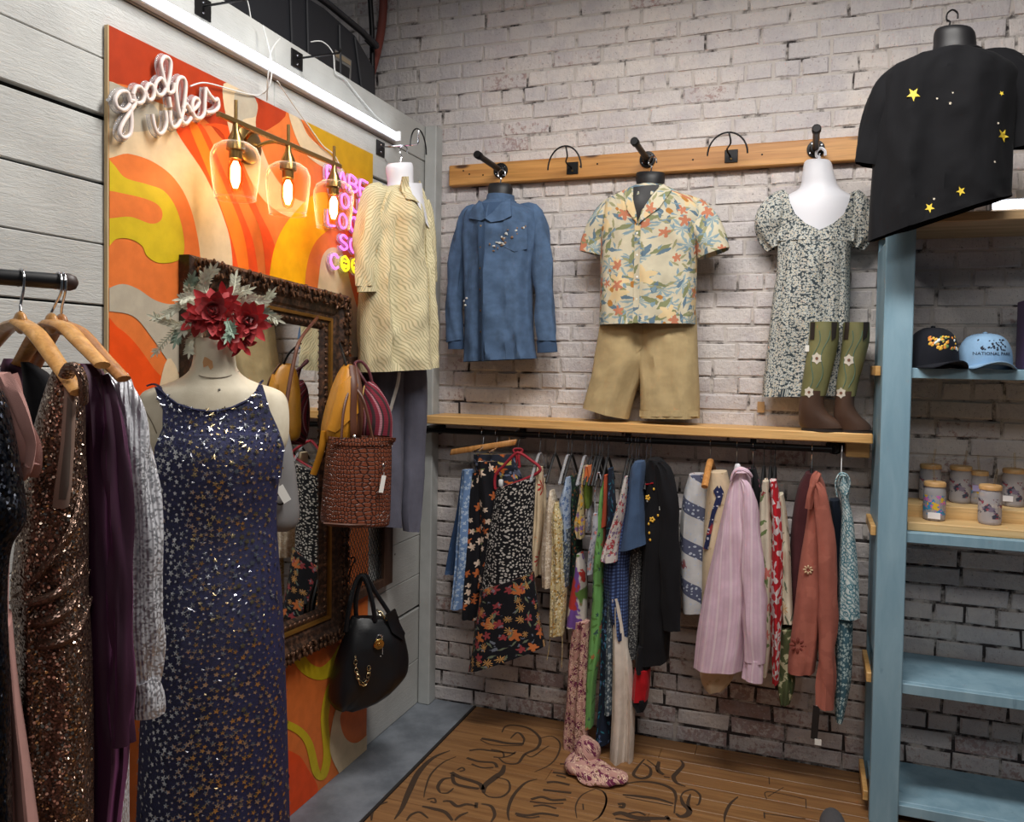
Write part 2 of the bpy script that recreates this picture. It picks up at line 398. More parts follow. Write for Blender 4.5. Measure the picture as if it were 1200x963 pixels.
def fabric(name, base, layers=(), rough=.85, var=.12, weave=1400, wb=.12, sheen=.03, metal=0, uv='UV', wrinkle=.25):
    """cloth with flat printed layers: (kind, colour, cells per metre, size, share of cells, stretch, rotation, seed)"""
    if name in MC: return MC[name]
    k = NT(name); k.p.inputs['Roughness'].default_value = rough; k.p.inputs['Metallic'].default_value = metal
    k.p.inputs['Sheen Weight'].default_value = sheen
    k.p.inputs['Specular IOR Level'].default_value = .22
    v = k.coord(uv); c = srgb(*base); nz = k.noise(v, 22, 4)
    nd = k.n('ShaderNodeTexNoise'); k.t.links.new(v, nd.inputs['Vector']); nd.inputs['Scale'].default_value = 55; nd.inputs['Detail'].default_value = 2
    nv = k.n('ShaderNodeVectorMath', operation='MULTIPLY_ADD'); k.t.links.new(nd.outputs['Color'], nv.inputs[0]); nv.inputs[1].default_value = (.014,.014,0); k.t.links.new(v, nv.inputs[2])
    col = k.mix(k.step(nz,.3,.7), tuple(x*(1-var) for x in c[:3])+(1,), c)
    for L in layers:
        kind, lc, sc, size, share = L[:5]; st = L[5] if len(L) > 5 else 1; ro = L[6] if len(L) > 6 else 0; sd = L[7] if len(L) > 7 else 0
        lc = srgb(*lc)
        mp_ = k.n('ShaderNodeMapping'); mp_.inputs['Scale'].default_value = (sc, sc*st, 1); mp_.inputs['Location'].default_value = (sd*3.7, sd*1.3, 0); mp_.inputs['Rotation'].default_value = (0,0,ro)
        k.t.links.new(v if kind in ('stripe','hstripe','wave') else nv.outputs[0], mp_.inputs[0]); vv = mp_.outputs[0]
        if kind == 'blob':
            mk_ = k.step(k.noise(vv, 1, 3, .5, .4), size, size+.03)
        elif kind == 'stripe':
            sx = k.n('ShaderNodeSeparateXYZ'); k.t.links.new(vv, sx.inputs[0])
            fr = k.math('FRACT', sx.outputs[0]); mk_ = k.math('LESS_THAN', fr, size)
        elif kind == 'hstripe':
            sx = k.n('ShaderNodeSeparateXYZ'); k.t.links.new(vv, sx.inputs[0])
            fr = k.math('FRACT', sx.outputs[1]); mk_ = k.math('LESS_THAN', fr, size)
        elif kind == 'wave':
            wv = k.n('ShaderNodeTexWave', wave_type='BANDS', bands_direction='DIAGONAL'); k.t.links.new(vv, wv.inputs[0]); wv.inputs['Scale'].default_value = 1
            wv.inputs['Distortion'].default_value = 9; wv.inputs['Detail'].default_value = 1; wv.inputs['Detail Scale'].default_value = .5
            mk_ = k.step(wv.outputs['Fac'], size, size+.1)
        else:
            vo = k.n('ShaderNodeTexVoronoi', voronoi_dimensions='2D', feature='F1'); k.t.links.new(vv, vo.inputs['Vector']); vo.inputs['Scale'].default_value = 1
            vo.inputs['Randomness'].default_value = .85
            sub = k.n('ShaderNodeVectorMath', operation='SUBTRACT'); k.t.links.new(vv, sub.inputs[0]); k.t.links.new(vo.outputs['Position'], sub.inputs[1])
            sp = k.n('ShaderNodeSeparateXYZ'); k.t.links.new(sub.outputs[0], sp.inputs[0]); cs = k.n('ShaderNodeSeparateColor'); k.t.links.new(vo.outputs['Color'], cs.inputs[0])
            d = vo.outputs['Distance']
            if kind in ('flower','star','frond'):
                pet = {'flower':5,'star':5,'frond':9}[kind]
                an = k.math('ADD', k.math('ARCTAN2', sp.outputs[1], sp.outputs[0]), k.math('MULTIPLY', cs.outputs[1], 6.28))
                co = k.math('COSINE', k.math('MULTIPLY', an, pet)); lo, hi = {'flower':(.72,.28),'star':(.68,.32),'frond':(.5,.5)}[kind]
                lim = k.math('MULTIPLY', k.math('MULTIPLY_ADD', co, hi, lo), size)
                lim = k.math('MULTIPLY', lim, k.math('MULTIPLY_ADD', cs.outputs[2], .5, .75))
                mk_ = k.math('LESS_THAN', d, lim)
            elif kind == 'leaf':
                an = k.math('MULTIPLY', cs.outputs[1], 6.28); ca = k.math('COSINE', an); sa = k.math('SINE', an)
                x = k.math('ADD', k.math('MULTIPLY', sp.outputs[0], ca), k.math('MULTIPLY', sp.outputs[1], sa))
                y = k.math('SUBTRACT', k.math('MULTIPLY', sp.outputs[1], ca), k.math('MULTIPLY', sp.outputs[0], sa))
                e = k.math('ADD', k.math('POWER', k.math('ABSOLUTE', k.math('MULTIPLY', x, 1)), 1.5), k.math('MULTIPLY', k.math('ABSOLUTE', y), 2.6))
                mk_ = k.math('LESS_THAN', e, size)
            elif kind == 'ring':
                mk_ = k.math('MULTIPLY', k.math('LESS_THAN', d, size), k.math('GREATER_THAN', d, size*.6))
            else: mk_ = k.math('LESS_THAN', d, k.math('MULTIPLY', k.math('MULTIPLY_ADD', cs.outputs[2], .6, .7), size))
            if share < 1: mk_ = k.math('MULTIPLY', mk_, k.math('LESS_THAN', cs.outputs[0], share))
        if kind in ('blob','stripe','hstripe','wave') and share < 1: mk_ = k.math('MULTIPLY', mk_, share)
        col = k.mix(mk_, col, lc)
    k.base(col)
    h = k.math('ADD', k.math('MULTIPLY', k.noise(v, weave, 1), wb), k.math('MULTIPLY', k.noise(k.coord(uv,(26,7,1)), 1, 3), wrinkle*4))
    k.bump(h, .4, .007); MC[name] = k.m; return k.m
def sequin(name, base, alt, cells, rough=.25, spread=.9, share=1.0, back=None):
    if name in MC: return MC[name]
    k = NT(name); k.p.inputs['Roughness'].default_value = rough; v = k.coord('UV', (cells,cells,1))
    vo = k.n('ShaderNodeTexVoronoi', voronoi_dimensions='2D', feature='F1'); k.t.links.new(v, vo.inputs['Vector']); vo.inputs['Scale'].default_value = 1
    cs = k.n('ShaderNodeSeparateColor'); k.t.links.new(vo.outputs['Color'], cs.inputs[0])
    on = k.math('LESS_THAN', cs.outputs[2], share)
    col = k.mix(cs.outputs[0], srgb(*base), srgb(*alt)); 
    if back: col = k.mix(on, srgb(*back), col)
    k.base(col); k.t.links.new(k.math('MULTIPLY', on, .85), k.p.inputs['Metallic'])
    a = k.n('ShaderNodeVectorMath', operation='SUBTRACT'); k.t.links.new(vo.outputs['Color'], a.inputs[0]); a.inputs[1].default_value = (.5,.5,.5)
    sc = k.n('ShaderNodeVectorMath', operation='SCALE'); k.t.links.new(a.outputs[0], sc.inputs[0]); sc.inputs['Scale'].default_value = spread
    ge = k.n('ShaderNodeNewGeometry'); ad = k.n('ShaderNodeVectorMath', operation='ADD'); k.t.links.new(sc.outputs[0], ad.inputs[0]); k.t.links.new(ge.outputs['Normal'], ad.inputs[1])
    no = k.n('ShaderNodeVectorMath', operation='NORMALIZE'); k.t.links.new(ad.outputs[0], no.inputs[0]); k.t.links.new(no.outputs[0], k.p.inputs['Normal'])
    MC[name] = k.m; return k.m
# ================================================================== SETTING
rnd = random.Random(7)
# --- back wall: painted brick
kb = NT('painted_brick'); kb.p.inputs['Roughness'].default_value = .75
v = kb.coord('POS'); oi = kb.n('ShaderNodeObjectInfo')
big = kb.noise(v, 2.2, 4, .6); fine = kb.noise(v, 38, 5, .7); streak = kb.noise(kb.coord('POS',(60,60,16)), 1, 4, .65)
spz = kb.n('ShaderNodeSeparateXYZ'); kb.t.links.new(v, spz.inputs[0])
lowz = kb.math('SUBTRACT', 1.0, kb.step(spz.outputs[2], .0, .75))           # paint is worn near the floor
paint = kb.mix(kb.step(big,.35,.65), srgb(204,198,196), srgb(222,212,204))
paint = kb.mix(kb.math('MULTIPLY', oi.outputs['Random'], .35), paint, srgb(168,160,166))
wear = kb.math('ADD', kb.math('MULTIPLY', fine, .6), kb.math('MULTIPLY', big, .4))
wear = kb.math('ADD', wear, kb.math('MULTIPLY', kb.math('SUBTRACT', oi.outputs['Random'], .5), .16))
wear = kb.math('ADD', wear, kb.math('MULTIPLY', lowz, .09))
bare = kb.mix(kb.step(fine,.35,.65), srgb(112,72,66), srgb(150,112,104))
col = kb.mix(kb.math('MULTIPLY', kb.step(wear,.59,.66), .7), paint, bare)
col = kb.mix(kb.math('MULTIPLY', kb.step(streak,.6,.75), .35), col, srgb(120,108,106))
spk = kb.noise(v, 120, 3, .6); med = kb.noise(v, 7, 5, .7); gr = kb.noise(v, 16, 6, .75)
col = kb.mix(kb.math('MULTIPLY', kb.step(med,.45,.62), .4), col, srgb(176,168,174))
col = kb.mix(kb.math('MULTIPLY', kb.step(spk,.63,.7), .6), col, srgb(92,82,80))
col = kb.mix(kb.math('MULTIPLY', kb.step(gr,.6,.72), .45), col, srgb(128,116,112))
kb.base(col); kb.bump(kb.math('ADD', fine, kb.math('MULTIPLY', streak, .8)), .8, .009)
M_brick = kb.m
km = NT('painted_mortar'); km.p.inputs['Roughness'].default_value = .9
v = km.coord('POS'); n1 = km.noise(v, 9, 5, .65); n2 = km.noise(v, 60, 3)
spz = km.n('ShaderNodeSeparateXYZ'); km.t.links.new(v, spz.inputs[0])
dz = km.math('MULTIPLY', km.math('SUBTRACT', 1.0, km.step(spz.outputs[2], .2, 1.9)), .12)
km.base(km.mix(km.step(km.math('ADD', n1, dz),.5,.66), srgb(190,182,176), srgb(50,44,44))); km.bump(n2, .6, .004)
WX0, WX1, WZ1 = -.75, 2.95, 3.45
wall_back = struct('wall_back', box(WX0, WX1, (.0048), .16, -.05, WZ1), km.m)
COURSE = .0711
def brick_mesh(L, H, seed):
    r = random.Random(seed); D = .022; j = lambda a: r.uniform(-a, a)
    vs = []
    for y, ins in ((D, 0), (.0045, 0), (0, .0055)):
        for x, z in ((-1,-1),(1,-1),(1,1),(-1,1)):
            vs.append((x*(L/2-ins)+j(.0035), y+(j(.0022) if y < D else 0), z*(H/2-ins*.7)+j(.0026)))
    fs = []
    for a in (0,4):
        for k in range(4): fs.append((a+k, a+(k+1)%4, a+4+(k+1)%4, a+4+k))
    fs.append((8,9,10,11)); return vs, fs, None
BL, BH = .213, COURSE-.0085
protos = []
for s in range(10):
    for kind, L in (('s', BL), ('h', .098), ('q', .155)):
        g = brick_mesh(L, BH, s*3+len(kind)+int(L*1000)); me = bpy.data.meshes.new('brick'); me.from_pydata(g[0], [], g[1])
        bm = bmesh.new(); bm.from_mesh(me); bmesh.ops.recalc_face_normals(bm, faces=bm.faces); bm.to_mesh(me); bm.free()
        me.materials.append(M_brick); protos.append((kind, me, g))
def proj(p):
    d = V(p)-CAM; w_ = d.dot(CF); return PCX+FOC*d.dot(CR)/w_, PCY-FOC*d.dot(CU)/w_, w_
HID = [(1015,60,1200,275),(1030,275,1068,963),(900,230,1010,500),(690,220,830,490),(535,240,645,420),(545,560,790,760),(815,560,1000,780),(520,175,1010,215),(500,485,1025,528)]
cand = []
nrow = int(WZ1/COURSE)
for i in range(nrow):
    z = COURSE*(i+.5); hd = (i % 6 == 3); x = WX0+rnd.uniform(0,.03)+(0 if i%2 else -.11)
    while x < WX1:
        kind = 'h' if hd else ('q' if rnd.random() < .07 else 's'); L = {'s':BL,'h':.098,'q':.155}[kind]
        cx = x+L/2; x += L+.0095
        if cx-L/2 < WX0 or cx+L/2 > WX1: continue
        px, py, w_ = proj((cx,0,z)); vis = -20 < px < 1220 and -15 < py < 975
        hid = any(a < px < c and b < py < d for a,b,c,d in HID)
        cand.append((0 if (vis and not hid) else 1, w_/L, cx, z, kind))
cand.sort(key=lambda t: t[:2])
rest = []
for q, (h, _, cx, z, kind) in enumerate(cand):
    opts = [p for p in protos if p[0] == kind]; p = rnd.choice(opts)
    loc = (cx, rnd.uniform(-.002,.002), z+rnd.uniform(-.0012,.0012))
    if q < 300:
        o = bpy.data.objects.new('brick', p[1]); C.objects.link(o); o.parent = wall_back; o.location = loc; o.rotation_euler = (0, rnd.uniform(-.006,.006), 0)
    else: rest.append(([V(t)+V(loc) for t in p[2][0]], p[2][1], None))
stuff(mk('brick_field', join(*rest), M_brick, wall_back, smooth=False))
# --- left wall: wide rough-sawn planks, white
kp = NT('white_plank'); kp.p.inputs['Roughness'].default_value = .6
v = kp.coord('POS'); g1 = kp.noise(kp.coord('POS',(40,2.2,40)), 1, 5, .65, .8); oi = kp.n('ShaderNodeObjectInfo'); b1 = kp.noise(v, 3, 3)
saw = kp.noise(kp.coord('POS',(90,26,150)), 1, 3, .6, 1.2)
col = kp.mix(kp.step(b1,.35,.65), srgb(170,170,167), srgb(188,188,184)); col = kp.mix(kp.math('MULTIPLY', kp.step(g1,.55,.8), .35), col, srgb(168,164,156))
vo = kp.n('ShaderNodeTexVoronoi'); kp.t.links.new(kp.coord('POS',(1,7,9)), vo.inputs[0]); vo.inputs['Scale'].default_value = 1
col = kp.mix(kp.math('SUBTRACT', 1.0, kp.step(vo.outputs['Distance'], .03, .05)), col, srgb(70,62,54))
kp.base(col); kp.bump(kp.math('ADD', g1, kp.math('MULTIPLY', saw, 1.2)), .4, .004)
M_plank = kp.m
M_dark = plain('dark_void', (22,20,20), .9)
wall_left = struct('wall_left', box(-.09, -.024, -4.2, -.0, 0, 2.685), M_dark)
ZB = [0, .21, .458, .612, .797, .955, 1.11, 1.27, 1.42, 1.58, 1.735, 1.89, 2.043, 2.21, 2.356, 2.53, 2.69]
GAP = {.458:.012, 2.043:.007, 2.21:.014, 2.356:.012, 1.735:.005}
for i in range(len(ZB)-1):
    g0 = GAP.get(ZB[i], .0028)/2; g1_ = GAP.get(ZB[i+1], .0028)/2; px_ = rnd.uniform(-.0025,.001)
    cuts = [-4.2, -2.9 if i%2 else -3.3, -.004]
    cuts.insert(2, -1.15)
    for a, b in zip(cuts, cuts[1:]):
        mk('plank', box(-.022, px_, a+.001, b-.001, ZB[i]+(g0 if b > -1.1 or ZB[i] != 2.356 else .001), ZB[i+1]-(g1_ if b > -1.1 or ZB[i+1] != 2.356 else .001), .0025), M_plank, wall_left, smooth=False)
# corner post
M_postw = plain('post_white', (176,178,176), .6, 0, .3, 60, .15)
struct('trim_1', box(.004, .062, -.075, -.006, .0, atY(505,150,-.04).z, .004), M_postw)
# --- floor: concrete strip along the wall, boards with engraved blackletter
kc = NT('concrete'); kc.p.inputs['Roughness'].default_value = .45; v = kc.coord('POS'); n1 = kc.noise(v, 5, 6, .65); n2 = kc.noise(v, 40, 4)
kc.base(kc.mix(kc.step(n1,.3,.7), srgb(92,98,106), srgb(128,134,142))); kc.bump(n2, .15, .002)
floor = struct('floor', box(-.1, 3.2, -6.5, .02, -.12, -.012), kc.m)
mk('concrete_strip', box(-.02, .262, -6.5, 0, -.013, 0), kc.m, floor, smooth=False)
kf = NT('bamboo_boards'); kf.p.inputs['Roughness'].default_value = .38
g1 = kf.noise(kf.coord('POS',(2.2,46,1)), 1, 5, .6, .3); g2 = kf.noise(kf.coord('POS',(3,170,1)), 1, 2); oi = kf.n('ShaderNodeObjectInfo'); st = kf.noise(kf.coord('POS'), 1.6, 4)
col = kf.mix(kf.step(g1,.3,.7), srgb(120,84,52), srgb(156,116,74)); col = kf.mix(kf.math('MULTIPLY', kf.step(g2,.5,.8), .3), col, srgb(104,70,40))
col = kf.mix(kf.math('MULTIPLY', oi.outputs['Random'], .32), col, srgb(126,84,48)); col = kf.mix(kf.math('MULTIPLY', kf.step(st,.55,.8), .3), col, srgb(96,60,40))
kf.base(col); kf.bump(g2, .1, .001)
mk('floor_edge', box(.262, .274, -6.5, -.005, -.013, .004), plain('edge_black', (38,34,32), .6), floor, smooth=False)
BW = .083; y = -.004; bi = 0
while y > -4.1:
    cut = .274+rnd.uniform(.5, 2.3)
    for a, b in ((.274, cut), (cut, 3.1)):
        mk('board', box(a+.0007, b-.0007, y-BW+.0007, y-.0007, -.013, 0, .0012), kf.m, floor, smooth=False)
    y -= BW; bi += 1
# ================================================================== LEFT WALL
M_black = plain('black_metal', (24,23,24), .45, .6)
M_blackplastic = plain('black_plastic', (20,20,22), .4)
M_brass = plain('brass', (150,122,76), .3, 1)
M_chrome = plain('chrome', (205,205,208), .18, 1)
M_white = plain('white_plastic', (226,226,228), .35)
M_wirew = plain('white_wire', (214,214,212), .5)
# --- long tube light on the wall
def led_fixture(a, b, nrm, up, label, power, r=.017):
    a = V(a); b = V(b); nrm = V(nrm); up = V(up); d = (b-a).normalized(); mid = (a+b)/2; h = (b-a).length/2
    t = thing('tube_light', label, 'light', mid)
    mk('housing', obox(mid+nrm*.012, d*h, nrm*.012, up*.02, .003), plain('housing_white', (200,200,200), .4), t, smooth=False)
    mk('diffuser', tube([a+nrm*.032+d*.012, b+nrm*.032-d*.012], r, 14), emit('led_emit_%g' % power, (236,244,255), power), t)
    for e, s in ((a, 1), (b, -1)): mk('end_cap', obox(e+nrm*.024+d*s*.006, d*.006, nrm*.022, up*.021, .003), M_white, t, smooth=False)
    return t
lz = atX(462,158,.03).z
la = V((.001, -2.75, lz)); lb = V((.001, -.372, lz))
led_fixture(la, lb, (1,0,0), (0,0,1), 'long white tube light running along the top of the white plank wall', LED_POWER, .0125)
# --- mural panel
Mp = {}
def paint(name, c):
    if name not in Mp: Mp[name] = fabric('paint_'+name, c, (), rough=.4, var=.13, weave=300, wb=.05, sheen=0, uv='Object', wrinkle=.03)
    return Mp[name]
mu_y0, mu_y1, mu_z1 = atX(127.7, 200, .014).y, atX(433.5, 500, .014).y, 2.44
mural = thing('mural_panel', 'tall plywood panel painted with orange, yellow and cream retro swirls', 'mural', (.008, (mu_y0+mu_y1)/2, 0))
mk('panel', box(.002, .014, mu_y0, mu_y1, 0, mu_z1, .001), paint('orange', (216,114,54)), mural, smooth=False)
mk('panel_edge', box(.0015, .0135, mu_y0-.0035, mu_y0-.0002, 0, mu_z1), wood('ply_edge', (196,166,122), (214,188,146), .6, 2), mural, smooth=False)
def clip(poly):
    def cut(P, ins, inter):
        o = []
        for i in range(len(P)):
            a, b = P[i-1], P[i]
            if ins(b):
                if not ins(a): o.append(inter(a, b))
                o.append(b)
            elif ins(a): o.append(inter(a, b))
        return o
    for ax, lim, s in ((0,mu_y0+.0005,1),(0,mu_y1-.0005,-1),(1,.001,1),(1,mu_z1-.0005,-1)):
        f = lambda p: (p[ax]-lim)*s >= 0
        g = lambda a, b: tuple(a[k]+(b[k]-a[k])*(lim-a[ax])/(b[ax]-a[ax]) if k != ax else lim for k in (0,1))
        poly = cut(poly, f, g)
        if not poly: return poly
    return poly
_lay = [0]
def swirl(pts, colname, c, smooth=True, name='painted_swirl'):
    _lay[0] += 1; x = .014+.0001*_lay[0]
    P = [atX(a, b, .014) for a, b in pts]
    if smooth: P = spline(P, 6, True)
    q = clip([(p.y, p.z) for p in P])
    if len(q) < 3: return
    mk(name, prism([V((x, a, b)) for a, b in q], (-.0005-.0002*_lay[0]*0, 0, 0)), paint(colname, c), mural, smooth=False)
def stroke(pts, wpx, colname, c):
    P = spline([V((a,b,0)) for a,b in pts], 5); L, Rr = [], []
    for i, p in enumerate(P):
        t = (P[min(i+1,len(P)-1)]-P[max(i-1,0)]); t.normalize(); nn = V((-t.y,t.x,0)); L.append(p+nn*wpx/2); Rr.append(p-nn*wpx/2)
    swirl([(p.x,p.y) for p in L+Rr[::-1]], colname, c, False)
RUST, CREAM, YEL, RED, OR2, GREY, OLI = (172,56,22), (210,188,154), (200,174,34), (228,78,28), (244,122,34), (176,166,148), (196,150,22)
swirl([(118,20),(330,120),(300,160),(268,168),(240,140),(205,120),(165,105),(140,98),(118,96)], 'rust', RUST)
swirl([(118,100),(150,104),(180,118),(205,130),(225,160),(240,190),(258,230),(272,275),(282,330),(290,400),(240,400),(236,320),(232,280),(222,240),(205,210),(180,190),(150,180),(118,180)], 'cream', CREAM)
swirl([(118,98),(140,100),(165,112),(185,130),(180,150),(150,155),(128,150),(118,150)], 'grey', GREY)
swirl([(205,148),(236,146),(262,200),(284,250),(300,300),(306,400),(276,400),(272,300),(262,255),(240,205)], 'red', RED)
swirl([(222,148),(232,148),(262,215),(284,270),(292,320),(296,400),(286,400),(280,320),(268,270),(245,205)], 'orange_light', OR2)
swirl([(240,146),(262,158),(285,225),(305,270),(312,330),(314,400),(330,400),(325,300),(300,240),(282,190),(270,150)], 'red', RED)
swirl([(262,98),(300,118),(300,150),(318,200),(345,232),(372,240),(345,255),(315,240),(296,215),(280,180),(270,160)], 'cream', CREAM)
swirl([(276,106),(298,114),(300,135),(285,140),(276,150)], 'grey', GREY)
swirl([(338,132),(350,136),(362,160),(388,182),(404,196),(398,204),(372,192),(352,172)], 'cream', CREAM)
swirl([(352,134),(450,180),(450,222),(425,214),(408,206),(395,190),(372,165)], 'olive', OLI, False)
swirl([(312,400),(316,320),(326,278),(346,248),(372,226),(398,232),(402,254),(386,268),(368,286),(358,320),(352,400)], 'yellow_deep', (236,168,10))
swirl([(370,400),(374,320),(380,296),(392,290),(403,300),(410,330),(418,360),(428,400),(432,440),(420,450),(405,400)], 'cream', CREAM)
swirl([(380,262),(402,268),(412,300),(418,340),(440,380),(450,350),(450,260),(425,250)], 'orange_light', (236,96,26))
swirl([(118,186),(132,192),(146,208),(172,216),(192,224),(206,244),(214,272),(215,296),(206,306),(186,308),(172,300),(166,288),(152,280),(136,280),(118,288)], 'yellow', YEL)
swirl([(118,225),(150,228),(178,236),(189,246),(188,258),(176,262),(152,254),(118,254)], 'orange', (216,114,54))
swirl([(118,345),(140,333),(160,338),(182,352),(205,356),(235,345),(250,420),(235,470),(214,442),(198,425),(178,396),(155,370),(118,362)], 'grey', GREY)
swirl([(118,378),(138,384),(158,402),(180,432),(200,460),(190,520),(118,520)], 'red_mid', (226,78,22))
swirl([(200,420),(230,520),(228,620),(180,640),(160,560),(180,480)], 'cream', CREAM)
stroke([(345,762),(358,782),(376,789),(392,778),(404,758)], 15, 'yellow', YEL)
stroke([(330,846),(350,856),(362,872),(370,904),(378,908),(383,884),(380,842),(385,812),(392,798)], 9, 'yellow', YEL)
swirl([(330,886),(348,884),(360,900),(372,926),(352,946),(330,960)], 'red', (222,64,26))
swirl([(404,824),(398,842),(404,864),(418,870),(440,856),(440,900),(408,915),(394,900),(386,876),(390,842),(396,826)], 'cream', CREAM)
# --- neon signs (tubes on clear backing)
def sc(pts, ox, oy, s): return [(ox+a/s, oy+b/s) for a, b in pts]
def neon(name, label, strokes, mat, x, r, mats=None):
    c = atX(strokes[0][0][0], strokes[0][0][1], x); t = thing(name, label, 'sign', c)
    for i, st in enumerate(strokes):
        P = spline([atX(a, b, x) for a, b in st], 6); mm = mats[i] if mats else mat
        mk('tube', tube(P, r, 8), mm, t)
        mk('backing', tube([p-V((.012,0,0)) for p in P], r*1.9, 6, flat=.35, up=(1,0,0)), M_acry, t)
    for i in (0, len(strokes)//2, len(strokes)-1):
        p = atX(*strokes[i][len(strokes[i])//2], x); mk('standoff', tube([V((.014,p.y,p.z)), V((x-.008,p.y,p.z))], .004, 6), M_chrome, t)
    return t
M_acry = thinglass('clear_acrylic', (240,240,240), .22)
M_tubeoff = plain('silicone_tube_off', (226,212,206), .4)
G = lambda *p: sc(p, 120, 50, 7.406)
gv = [G((245,520),(215,430),(150,430),(110,490),(130,560),(190,585),(240,535)), G((245,500),(285,520),(240,600),(170,710),(150,790),(190,825),(240,790),(252,690),(245,560)),
      G((265,450),(290,385),(335,390),(365,450),(345,515),(295,520),(265,450)), G((370,420),(395,365),(430,370),(448,430),(430,490),(395,490),(370,420)),
      G((545,370),(510,310),(470,340),(455,400),(480,450),(520,450),(550,400)), G((560,430),(530,300),(508,180),(545,122),(590,165),(585,280),(565,380),(575,435),(615,420),(622,350)),
      G((430,620),(455,740),(490,790),(530,770),(555,690),(545,590)), G((575,470),(590,560)), G((588,590),(592,690),(615,735),(650,720)),
      G((650,720),(690,640),(715,480),(722,350),(690,300),(650,330),(640,430),(660,580),(690,680),(730,700),(770,650)), 
      G((720,590),(700,570),(725,530),(750,560),(770,600)), G((770,600),(815,560),(838,515),(815,480),(785,505),(780,580),(805,645),(850,655),(883,610),(890,500),(895,390)),
      G((895,390),(930,450),(975,500),(1000,490),(1005,560),(960,600),(900,605))]
neon('neon_sign', 'unlit white script sign reading good vibes at the top left of the mural', gv, M_tubeoff, .04, .0055)
M_pink = emit('neon_pink', (226,110,232), 1.5); M_yelneon = emit('neon_yellow', (232,226,40), 1.2)
FONT = {'B':[[(0,0),(0,1),(.5,1),(.75,.78),(.5,.52),(0,.52)],[(.45,.52),(.85,.28),(.55,0),(0,0)]], 'A':[[(0,0),(.42,1),(.85,0)],[(.15,.35),(.7,.35)]],
  'E':[[(.75,1),(0,1),(0,0),(.75,0)],[(0,.5),(.6,.5)]], 'Y':[[(0,1),(.4,.5),(.8,1)],[(.4,.5),(.4,0)]], 'O':[[(.4,1),(.05,.75),(.05,.25),(.4,0),(.75,.25),(.75,.75),(.4,1)]],
  'U':[[(0,1),(0,.3),(.4,0),(.8,.3),(.8,1)]], 'L':[[(0,1),(0,0),(.7,0)]], 'K':[[(0,0),(0,1)],[(.75,1),(.02,.45),(.8,0)]],
  'S':[[(.75,.85),(.4,1),(.05,.8),(.15,.58),(.6,.44),(.75,.22),(.4,0),(.02,.15)]], 'C':[[(.78,.82),(.45,1),(.05,.72),(.05,.28),(.45,0),(.78,.18)]],
  ':':[[(.4,1),(.05,.75),(.05,.25),(.4,0),(.75,.25),(.75,.75),(.4,1)],[(.25,.4),(.4,.25),(.58,.4)],[(.3,.6),(.3,.72)],[(.52,.6),(.52,.72)]]}
st2, mt2 = [], []
for word, px0, py0, dpx, slope in (('BABE',388,205,13,.42),('YOU',392,231,12.5,.35),('LOOK',389,255,13,.3),('SO',403,284,12,.3),('C::L',392,306,12.5,.22)):
    for i, ch in enumerate(word):
        ox = px0+dpx*i; oy = py0+dpx*i*slope
        for s_ in FONT[ch]:
            st2.append([(ox+(a-.4)*11, oy+(.5-b)*17+(a-.4)*4) for a, b in s_]); mt2.append(M_yelneon if ch == ':' else M_pink)
neon('neon_sign', 'lit pink and yellow lettering sign reading babe you look so cool', st2, M_pink, .036, .0042, mt2)
# --- three-shade wall lamp
M_glass = thinglass('clear_glass', (252,246,236), .0, .6, .75)
M_bulb = emit('bulb_glow', (255,224,172), BULB_POWER)
lamp = thing('wall_lamp', 'brass bar wall lamp with three clear glass bell shades on the mural', 'lamp', atX(308,160,.02))
XB = .15
cps = [(276,196,30,72), (337.5,217,27,64), (391,238,21.5,58)]
b0, b1 = atX(255,136,XB), atX(399,200,XB); zb = (b0.z+b1.z)/2+.01
mk('bar', obox((XB,(b0.y+b1.y)/2,zb), (.006,0,0), (0,(b1.y-b0.y)/2,0), (0,0,.007), .001), M_brass, lamp, smooth=False)
pc = atX(308,160,.015)
mk('wall_plate', lathe([(0,.022),(.045,.022),(.058,.014),(.06,0)], (.0145,(b0.y+b1.y)/2-.02,zb+.0), 28, (1,0,0)), M_brass, lamp)
for s in (-.09,.09): mk('arm', tube(spline([V((.03,(b0.y+b1.y)/2-.02+s*.3,zb)),V((.08,(b0.y+b1.y)/2-.02+s*.6,zb+.02)),V((XB,(b0.y+b1.y)/2-.02+s,zb))],5), .006, 8), M_brass, lamp)
for px, py, hw, hh in cps:
    c = atX(px, py, XB); y = c.y; H = .165; R1 = .066; zt = zb-.035
    mk('finial', tube([V((XB,y,zb)),V((XB,y,zb+.06))], .005, 8), M_brass, lamp)
    mk('socket', lathe([(.008,.0),(.01,-.02),(.024,-.05),(.026,-.075),(.018,-.078),(.018,-.1)], (XB,y,zb-.005), 16), M_brass, lamp)
    sh = mk('shade', lathe([(.024,-.052),(.04,-.056),(.058,-.068),(.0675,-.09),(.068,-.11),(.062,-.17),(.057,-.205),(.055,-.212),(.0535,-.205)], (XB,y,zb-.005), 30, cap=False), M_glass, lamp)
    mk('rim', tube([V((XB+.0555*math.cos(2*PI*k/24), y+.0555*math.sin(2*PI*k/24), zb-.217)) for k in range(24)], .0018, 6, True), M_glass, sh)
    bl = mk('bulb', lathe([(.013,-.1),(.019,-.112),(.021,-.14),(.0205,-.165),(.014,-.188),(.004,-.194)], (XB,y,zb-.005), 14), thinglass('bulb_glass', (255,230,190), 0, .5), lamp)
    mk('filament', tube([V((XB,y,zb-.112)),V((XB,y,zb-.128)),V((XB,y,zb-.165)),V((XB,y,zb-.186))], [.006,.013,.013,.006], 12), M_bulb, bl)
